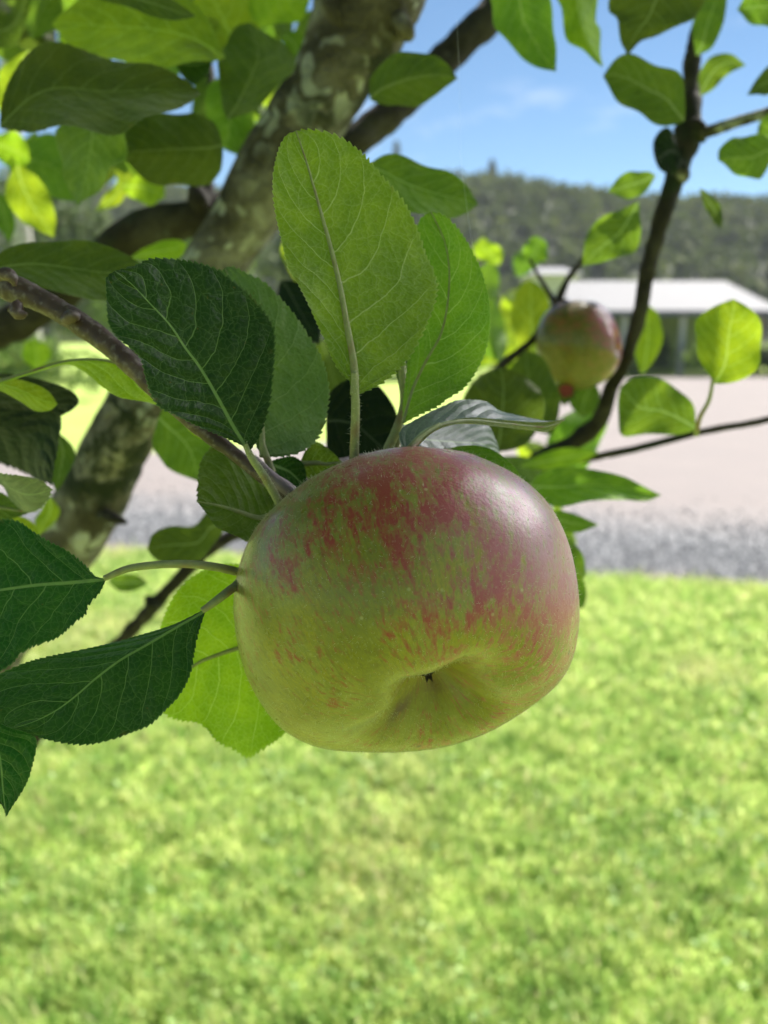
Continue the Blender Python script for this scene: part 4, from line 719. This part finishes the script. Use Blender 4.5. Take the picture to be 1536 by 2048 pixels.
# grass blades
def vnoise(x, y, f, seed):
    r_ = np.random.default_rng(seed); T = r_.random((64, 64)); X = x * f % 64; Y = y * f % 64; i = np.floor(X).astype(int); j = np.floor(Y).astype(int); a, b = X - i, Y - j
    a = a * a * (3 - 2 * a); b = b * b * (3 - 2 * b); i %= 64; j %= 64; i2 = (i + 1) % 64; j2 = (j + 1) % 64
    return T[i, j] * (1 - a) * (1 - b) + T[i2, j] * a * (1 - b) + T[i, j2] * (1 - a) * b + T[i2, j2] * a * b
def grass():
    rg = np.random.default_rng(2); n0 = 330000
    y = 1.0 + rg.random(n0) ** 1.15 * 5.0; x = (rg.random(n0) * 2 - 1) * (.62 * y + .35)
    dn = (x - E0[0]) * EN[0] + (y - E0[1]) * EN[1]
    cl = .25 * vnoise(x, y, 5.5, 1) + .65 * vnoise(x, y, 19., 2) + .1 * vnoise(x, y, 1.7, 3); cl = np.clip(.5 + 1.25 * (cl - .5), 0, 1)
    keep = (dn < .02 + .05 * rg.normal(size=n0)) & (rg.random(n0) < .5 + 1.1 * np.clip(cl - .18, 0, 1))
    x, y, cl = x[keep], y[keep], cl[keep]; n = len(x)
    h = rg.uniform(.018, .05, n) * (.45 + 1.1 * cl) * (1 + .5 * (rg.random(n) > .93)); wd = rg.uniform(.0012, .0028, n) * (1 + .15 * y)
    a = rg.uniform(0, 2 * np.pi, n); l = rg.uniform(.15, .95, n) * h; dx, dy = np.cos(a), np.sin(a); px, py = -np.sin(a + rg.normal(size=n) * .4), np.cos(a)
    z0 = np.zeros(n)
    b = np.stack([x, y, z0], 1); d = np.stack([dx, dy, z0], 1); p = np.stack([px, py, z0], 1) * wd[:, None]; k = np.array((0, 0, 1.))
    m = b + d * (l * .35)[:, None] + k * (h * .65)[:, None]; t = b + d * l[:, None] + k * h[:, None]
    V = np.stack([b - p, b + p, m + p * .8, m - p * .8, t], 1).reshape(-1, 3); i = np.arange(n)[:, None] * 5
    q = i + np.array([[0, 1, 2, 3]]); tr = i + np.array([[3, 2, 4]])
    F_ = np.concatenate([q.ravel(), tr.ravel()]); 
    me = bpy.data.meshes.new('grass'); me.vertices.add(len(V)); me.vertices.foreach_set('co', V.astype('f').ravel())
    me.loops.add(n * 7); me.loops.foreach_set('vertex_index', F_.astype('i'))
    me.polygons.add(n * 2); me.polygons.foreach_set('loop_start', np.r_[np.arange(n) * 4, n * 4 + np.arange(n) * 3].astype('i')); me.update(calc_edges=True)
    tone = np.clip(.52 + 1.2 * (.06 * vnoise(x, y, 2.2, 5) + .24 * vnoise(x, y, 9., 6) + .70 * vnoise(x, y, 32., 7) - .5) + rg.normal(size=n) * .24, 0, 1)
    dry = np.clip((vnoise(x, y, 1.4, 9) - .62) * 3, 0, 1) * rg.random(n) + (rg.random(n) > .95) * .8
    for nm, v in (('tone', tone), ('dry', np.clip(dry, 0, 1))):
        A = me.attributes.new(nm, 'FLOAT', 'POINT'); A.data.foreach_set('value', np.repeat(v, 5).astype('f'))
    g = G('grass_blades'); tn = g.attr('tone').outputs['Fac']; dr = g.attr('dry').outputs['Fac']
    c = ramp(g, tn, [(.12, (.155, .29, .05)), (.5, (.315, .445, .105)), (.85, (.50, .57, .20))]); c = g.mix(dr, c, (.58, .48, .30))
    tr_ = g.n('HueSaturation', {'Hue': .494, 'Saturation': .95, 'Value': 1.45, 'Color': c}).outputs[0]
    GM = g.out(g.n('MixShader', {0: .5, 1: g.bsdf(c, .45, None, .4), 2: g.n('BsdfTranslucent', {'Color': tr_}).outputs[0]}).outputs[0])
    me.materials.append(GM); o = bpy.data.objects.new('grass', me); C.objects.link(o)
    tag(o, 'short mown grass of the sunny lawn in the foreground', 'grass', kind='stuff')
    # clover and broad weeds
    m_ = 22000; y = 1.0 + rg.random(m_) ** 1.1 * 4.8; x = (rg.random(m_) * 2 - 1) * (.6 * y + .3); cl = vnoise(x, y, 3., 21)
    dn = (x - E0[0]) * EN[0] + (y - E0[1]) * EN[1]; kk = (dn < -.05) & (rg.random(m_) < np.clip(cl * 2.2 - .6, .05, 1)); x, y = x[kk], y[kk]; m_ = len(x)
    r = rg.uniform(.004, .010, m_); z = rg.uniform(.015, .042, m_); th = np.linspace(0, 2 * np.pi, 6, endpoint=False)
    nx, ny = rg.normal(size=m_) * .35, rg.normal(size=m_) * .35
    X = x[:, None] + np.cos(th) * r[:, None]; Y = y[:, None] + np.sin(th) * r[:, None]; Z = z[:, None] + np.cos(th) * r[:, None] * nx[:, None] + np.sin(th) * r[:, None] * ny[:, None]
    V = np.stack([X, Y, Z], -1).reshape(-1, 3)
    g = G('clover'); tn = g.attr('tone').outputs['Fac']; c = ramp(g, tn, [(0., (.12, .24, .04)), (1., (.28, .40, .10))])
    CM = g.out(g.n('MixShader', {0: .35, 1: g.bsdf(c, .55, None, .4), 2: g.n('BsdfTranslucent', {'Color': (.30, .5, .06, 1)}).outputs[0]}).outputs[0])
    tag(mesh('clover', V, np.arange(m_ * 6).reshape(-1, 6), CM, attrs={'tone': np.repeat(rg.random(m_), 6)}, smooth_=False), 'low clover growing through the lawn', 'clover', kind='stuff')
grass()

# ------------------------------------------------------------------ hills and woods
def hill_h(x, y):
    return 0
def hill(name, x0, x1, yb, yt, hf, mat, nx=160, ny=20):
    xs = np.linspace(x0, x1, nx); V = []
    for i, x in enumerate(xs):
        for k in range(ny):
            f = k / (ny - 1); V.append((x, yb + (yt - yb) * f, -.5 + (hf(x) + .5) * math.sin(f * math.pi / 2) ** 1.2))
    return np.array(V), grid_faces(nx, ny)[:, ::-1].copy()
def ridge_h(x):  # height of the skyline at distance 230
    return 36.5 + 2.2 * math.sin(x * .03 + 1) + 1.6 * math.sin(x * .075) - .035 * max(0, x - 60) + (.02 * (-x) if x < 0 else 0)
def forest_mat(name, c0, c1, c2):
    g = G(name); o = g.n('NewGeometry').outputs['Position']
    a = g.noise(o, .09, 4., .6); b = g.attr('tone').outputs['Fac']
    col = ramp(g, g.ma('ADD', g.ma('MULTIPLY', a, .55), g.ma('MULTIPLY', b, .45)), [(.25, c0), (.5, c1), (.75, c2)])
    return g.out(g.n('MixShader', {0: .25, 1: g.bsdf(col, .8, None, .2), 2: g.n('BsdfTranslucent', {'Color': col}).outputs[0]}).outputs[0])
FM = forest_mat('eucalypt_wood', (.055, .080, .016), (.090, .122, .022), (.135, .16, .036))
V, Fc = hill('hill', -260, 330, 120, 235, ridge_h, FM); V[:, 2] -= 4.
FH = forest_mat('hill_undergrowth', (.03, .045, .012), (.045, .065, .016), (.07, .085, .025))
tag(mesh('hill', V, Fc, FH, attrs={'tone': np.full(len(V), .2)}), 'wooded hill closing the view', 'hill', kind='structure')
def crowns(centres, sizes, heights, mat, name, seed, per=90, leafs=.9):
    rg = np.random.default_rng(seed); VV, T = [], []
    for (x, y, z), s, h in zip(centres, sizes, heights):
        n = per; d = rg.normal(size=(n, 3)); d /= np.linalg.norm(d, axis=1)[:, None]; rr = rg.uniform(.55, 1.08, n)[:, None]
        c = np.array((x, y, z + h * .58)) + d * rr * (s, s, h * .45)
        a = rg.normal(size=(n, 3)); a /= np.linalg.norm(a, axis=1)[:, None]; b = np.cross(a, rg.normal(size=(n, 3))); b /= np.linalg.norm(b, axis=1)[:, None]
        L = leafs * rg.uniform(.5, 1.2, n)[:, None]
        VV.append(np.stack([c - a * L, c + b * L * .6, c + a * L, c - b * L * .6], 1).reshape(-1, 3)); T.append(np.repeat(np.clip(rg.random() * .8 + rg.normal(size=n) * .12, 0, 1), 4))
    V = np.vstack(VV); return V, np.arange(len(V)).reshape(-1, 4), np.concatenate(T)
rg = np.random.default_rng(17); cs, ss_, hh_ = [], [], []
for _ in range(4200):
    x = rg.uniform(-170, 260); f = rg.random() ** .8; y = 120 + 115 * f; z = -.5 + (ridge_h(x) + .5) * math.sin(f * math.pi / 2) ** 1.2 - 4.3
    h = rg.uniform(3., 5.6) * (1. if f < .93 else .8); cs.append((x, y, z)); ss_.append(h * rg.uniform(.30, .45)); hh_.append(h)
V, Fc, T = crowns(cs, ss_, hh_, FM, 'wood', 5, 44, .8)
tag(mesh('wood', V, Fc, FM, attrs={'tone': T}, smooth_=False), 'dull green wood covering the far hill', 'wood', kind='stuff')
TRK = bark('far_trunk_bark', [(.20, .17, .14), (.42, .40, .37), (.60, .58, .55)], (.7, .7, .68), (.25, .24, .2), .15, .4, .1)
def far_tree(name, x, y, h, s, label, group, mat, trunk_r=.15, trunk_mat=None, per=1400, leafs=.2, z0=.45, seed=0, z=0.):
    e = bpy.data.objects.new(name, None); C.objects.link(e); e.location = (x, y, z); tag(e, label, 'tree', group)
    rg = np.random.default_rng(seed); V, Fc = tube_vf(np.array([(x, y, z - .2), (x + .1 * rg.normal(), y, z + h * .35), (x + .2 * rg.normal(), y, z + h * .8)]), [trunk_r, trunk_r * .8, trunk_r * .25], 12, 30, .06, 2., seed)
    mesh('trunk', V, Fc, trunk_mat or TRK, e)
    cl = []; 
    for _ in range(14): cl.append((x + rg.normal() * s * .45, y + rg.normal() * s * .45, z + h * (z0 + (1 - z0) * rg.random() * .8)))
    V, Fc, T = crowns([(a, b, c - h * .1) for a, b, c in cl], [s * rg.uniform(.3, .55) for _ in cl], [h * .22 * rg.uniform(.7, 1.3) for _ in cl], mat, 'c', seed + 50, per // 14, leafs)
    mesh('crown', V, Fc, mat, e, attrs={'tone': T}, smooth_=False)
    return e
GB = forest_mat('bright_garden_foliage', (.08, .14, .025), (.17, .26, .05), (.30, .36, .10))
GD = forest_mat('grey_green_foliage', (.05, .085, .035), (.11, .15, .07), (.20, .24, .12))
far_tree('eucalyptus_tree', -9.95, 24.5, 17, 3.0, 'tall tree with a pale smooth trunk beyond the lawn at far left', None, GD, .30, TRK, 2200, .22, .55, 31)
far_tree('garden_tree', -6.5, 30, 5.2, 2.4, 'rounded bright green tree between the pale trunk and the thick limb', None, GB, .12, None, 2600, .2, .18, 32)
far_tree('garden_tree', -2.6, 34, 5.6, 2.6, 'grey green tree seen behind the upright leaf stalks', None, GD, .14, None, 2600, .22, .18, 33)
far_tree('garden_tree', -12.5, 33, 7.5, 3.0, 'dull green tree farthest left on the lawn', None, GD, .15, None, 2600, .22, .15, 34)
far_tree('garden_tree', 1.6, 31, 4.4, 2.0, 'low bright tree left of the shed behind the leaves', None, GB, .10, None, 2200, .18, .12, 35)
def bush(x, y, r, h, label, mat, seed):
    rg = np.random.default_rng(seed); cl = [(x + rg.normal() * r * .5, y + rg.normal() * r * .4, h * rg.uniform(0, .35)) for _ in range(9)]
    V, Fc, T = crowns(cl, [r * rg.uniform(.4, .6) for _ in cl], [h * .7] * 9, mat, 'b', seed, 170, .11)
    e = bpy.data.objects.new('bush', None); C.objects.link(e); e.location = (x, y, 0); tag(e, label, 'bush', 'bushes beyond the driveway')
    mesh('crown', V, Fc, mat, e, attrs={'tone': T}, smooth_=False)
    sv = []; sf = []
    for k in range(4):
        a = rg.uniform(0, 6.28); v_, f_ = tube_vf(np.array([(x, y, -.05), (x + math.cos(a) * r * .2, y + math.sin(a) * r * .2, h * .3), (x + math.cos(a) * r * .4, y + math.sin(a) * r * .4, h * .6)]), [.03, .02, .01], 7, 8)
        sf += [[i + len(sv) for i in q] for q in f_]; sv += v_.tolist()
    mesh('stem', sv, sf, BARKD, e)
bush(-8.2, 19, 1.4, 1.5, 'bright bush on the far lawn left of the pale trunk gap', GB, 41)
bush(-4.9, 22, 1.5, 1.3, 'bush on the far lawn below the front twig', GB, 42)
bush(-1.2, 25, 1.6, 1.5, 'grey green bush behind the upright leaf', GD, 43)
bush(3.2, 27.5, 1.5, 1.4, 'sunny bush at the left end of the shed', GB, 44)
bush(9.7, 32.6, 1.0, 1.6, 'dark hedge bush standing inside the open shed', GD, 45)
bush(8.1, 30.2, .8, 1.0, 'low bush in front of the left bay of the shed', GD, 46)
bush(11.6, 30.0, .9, 1.3, 'leafy bush before the middle bay of the shed', GB, 47)
bush(13.4, 30.4, .8, 1.1, 'bush before the right end of the shed', GD, 48)
# trees standing above the ridge line
def spire(x_px, y_px, d, wpx, label, seed):
    p = P(x_px, y_px, d); base = ridge_h(p[0]) - 6; h = p[2] - base; s = wpx / F * d
    e = bpy.data.objects.new('pine_tree', None); C.objects.link(e); e.location = (p[0], p[1], base); tag(e, label, 'tree')
    V, Fc = tube_vf(np.array([(p[0], p[1], base), (p[0], p[1], base + h * .5), (p[0], p[1], base + h)]), [.4, .3, .05], 8, 10); mesh('trunk', V, Fc, BARKD, e)
    rg = np.random.default_rng(seed); n = 900; f = rg.random(n); rad = s * (1 - f) * np.sqrt(rg.random(n)) + .1; a = rg.uniform(0, 6.28, n)
    c = np.stack([p[0] + np.cos(a) * rad, p[1] + np.sin(a) * rad, base + h * (.1 + .9 * f)], 1); u_ = rg.normal(size=(n, 3)); u_ /= np.linalg.norm(u_, axis=1)[:, None]; v_ = np.cross(u_, rg.normal(size=(n, 3))); v_ /= np.linalg.norm(v_, axis=1)[:, None]
    V = np.stack([c - u_ * .9, c + v_ * .5, c + u_ * .9, c - v_ * .5], 1).reshape(-1, 3)
    mesh('crown', V, np.arange(len(V)).reshape(-1, 4), FM, e, attrs={'tone': np.full(len(V), .25)}, smooth_=False)
spire(793, 285, 232, 26, 'pointed pine rising above the ridge beside the thick limb', 61)
spire(985, 322, 236, 34, 'ragged tall tree alone on the ridge under the open sky', 62)

# ------------------------------------------------------------------ shed with a pale metal roof
def box(x0, x1, y0, y1, z0, z1):
    V = np.array([(x, y, z) for x in (x0, x1) for y in (y0, y1) for z in (z0, z1)]); return V, [[0, 1, 3, 2], [4, 6, 7, 5], [0, 4, 5, 1], [2, 3, 7, 6], [0, 2, 6, 4], [1, 5, 7, 3]]
def join(bs):
    V, Fc = [], []
    for v, f in bs: Fc += [[i + len(V) for i in q] for q in f]; V += v.tolist()
    return np.array(V), Fc
def simple(name, col, rough=.6, sc_=6., var=.25, metal=0.):
    g = G(name); o = g.n('NewGeometry').outputs['Position']; n_ = g.noise(o, sc_, 5., .6)
    return g.out(g.bsdf(g.mix(n_, tuple(c * (1 - var) for c in col), tuple(min(1, c * (1 + var)) for c in col)), rough, g.bump(n_, .2, .01), .5, Metallic=metal))
g = G('pale_corrugated_roof'); o = g.n('NewGeometry').outputs['Position']; wv_ = g.n('TexWave', {'Vector': o, 'Scale': 2.2}, bands_direction='X').outputs[1]
ROOF = g.out(g.bsdf(g.mix(g.noise(o, 1.3, 4.), (.10, .105, .125), (.135, .14, .16)), .75, g.bump(wv_, .5, .02), .5))
WALL = simple('shed_wall', (.22, .23, .15), .8); POST = simple('shed_post', (.50, .48, .42), .7); INSIDE = simple('shed_back_wall', (.20, .24, .12), .9)
shed = bpy.data.objects.new('shed', None); C.objects.link(shed); shed.location = (10.5, 33, 0)
tag(shed, 'low open shed with a pale metal roof across the driveway', 'shed')
X0, X1, Y0, Y1, ZE, ZR = 6.4, 14.2, 31.0, 36.6, 2.28, 3.45
V = np.array([(X0, Y0, ZE), (X1, Y0, ZE), (X0 + .6, (Y0 + Y1) / 2, ZR), (X1 - 1.1, (Y0 + Y1) / 2, ZR), (X0, Y1, ZE), (X1, Y1, ZE)]); V2 = V - (0, 0, .08)
mesh('roof', np.vstack([V, V2]), [[0, 1, 3, 2], [2, 3, 5, 4], [0, 2, 4], [1, 5, 3], [7, 6, 8, 9], [9, 8, 10, 11], [6, 10, 8], [7, 9, 11], [0, 6, 7, 1], [4, 5, 11, 10], [0, 4, 10, 6], [1, 7, 11, 5]], ROOF, shed, smooth_=False)
V, Fc = box(X0 - .05, X1 + .05, Y0 - .12, Y0 - .01, ZE - .2, ZE - .02); mesh('gutter', V, Fc, ROOF, shed, smooth_=False)
for x in (X0 + .25, 8.6, 10.7, 12.3, X1 - .25):
    V, Fc = box(x - .09, x + .09, Y0 + .1, Y0 + .28, 0, ZE - .1); mesh('post', V, Fc, POST, shed, smooth_=False)
V, Fc = box(X0 + .2, X1 - .2, Y1 - .5, Y1 - .4, 0, ZE - .1); mesh('back_wall', V, Fc, INSIDE, shed, smooth_=False)
V, Fc = box(X0 + .45, 8.2, Y0 + .6, Y0 + .7, 0, ZE - .12); mesh('wall', V, Fc, WALL, shed, smooth_=False)
V, Fc = box(12.6, X1 - .4, Y0 + .5, Y0 + .6, 0, ZE - .12); mesh('wall', V, Fc, simple('shed_plank', (.32, .28, .22), .8), shed, smooth_=False)
shed2 = bpy.data.objects.new('house', None); C.objects.link(shed2); shed2.location = (9.5, 52, 0)
tag(shed2, 'small white roofed house just showing behind the shed', 'house')
V, Fc = box(8.6, 11.0, 50, 55, 0, 4.75); mesh('wall', V, Fc, POST, shed2, smooth_=False)
V = np.array([(8.3, 49.6, 4.75), (11.3, 49.6, 4.75), (8.3, 55.4, 4.75), (11.3, 55.4, 4.75), (9.0, 52.5, 5.3), (10.6, 52.5, 5.3)]); mesh('roof', V, [[0, 1, 5, 4], [2, 4, 5, 3], [0, 4, 2], [1, 3, 5], [0, 2, 3, 1]], ROOF, shed2, smooth_=False)
V, Fc = box(9.2, 10.2, 49.96, 49.995, 1.2, 2.4); mesh('window', V, Fc, INSIDE, shed2, smooth_=False)

# ------------------------------------------------------------------ the air between here and the hill
V, Fc = box(-905, 905, -905, 905, -1.0, 58.)
hz = mesh('haze', V, Fc, SILK, smooth_=False); hm = bpy.data.materials.new('haze_air'); hm.use_nodes = True; hn = hm.node_tree; hn.nodes.clear()
pv = hn.nodes.new('ShaderNodeVolumePrincipled'); pv.inputs['Color'].default_value = (.86, .92, 1, 1); pv.inputs['Density'].default_value = .00036
ho = hn.nodes.new('ShaderNodeOutputMaterial'); hn.links.new(pv.outputs[0], ho.inputs['Volume']); hz.data.materials[0] = hm
tag(hz, 'thin haze softening the hill', 'haze', kind='stuff')
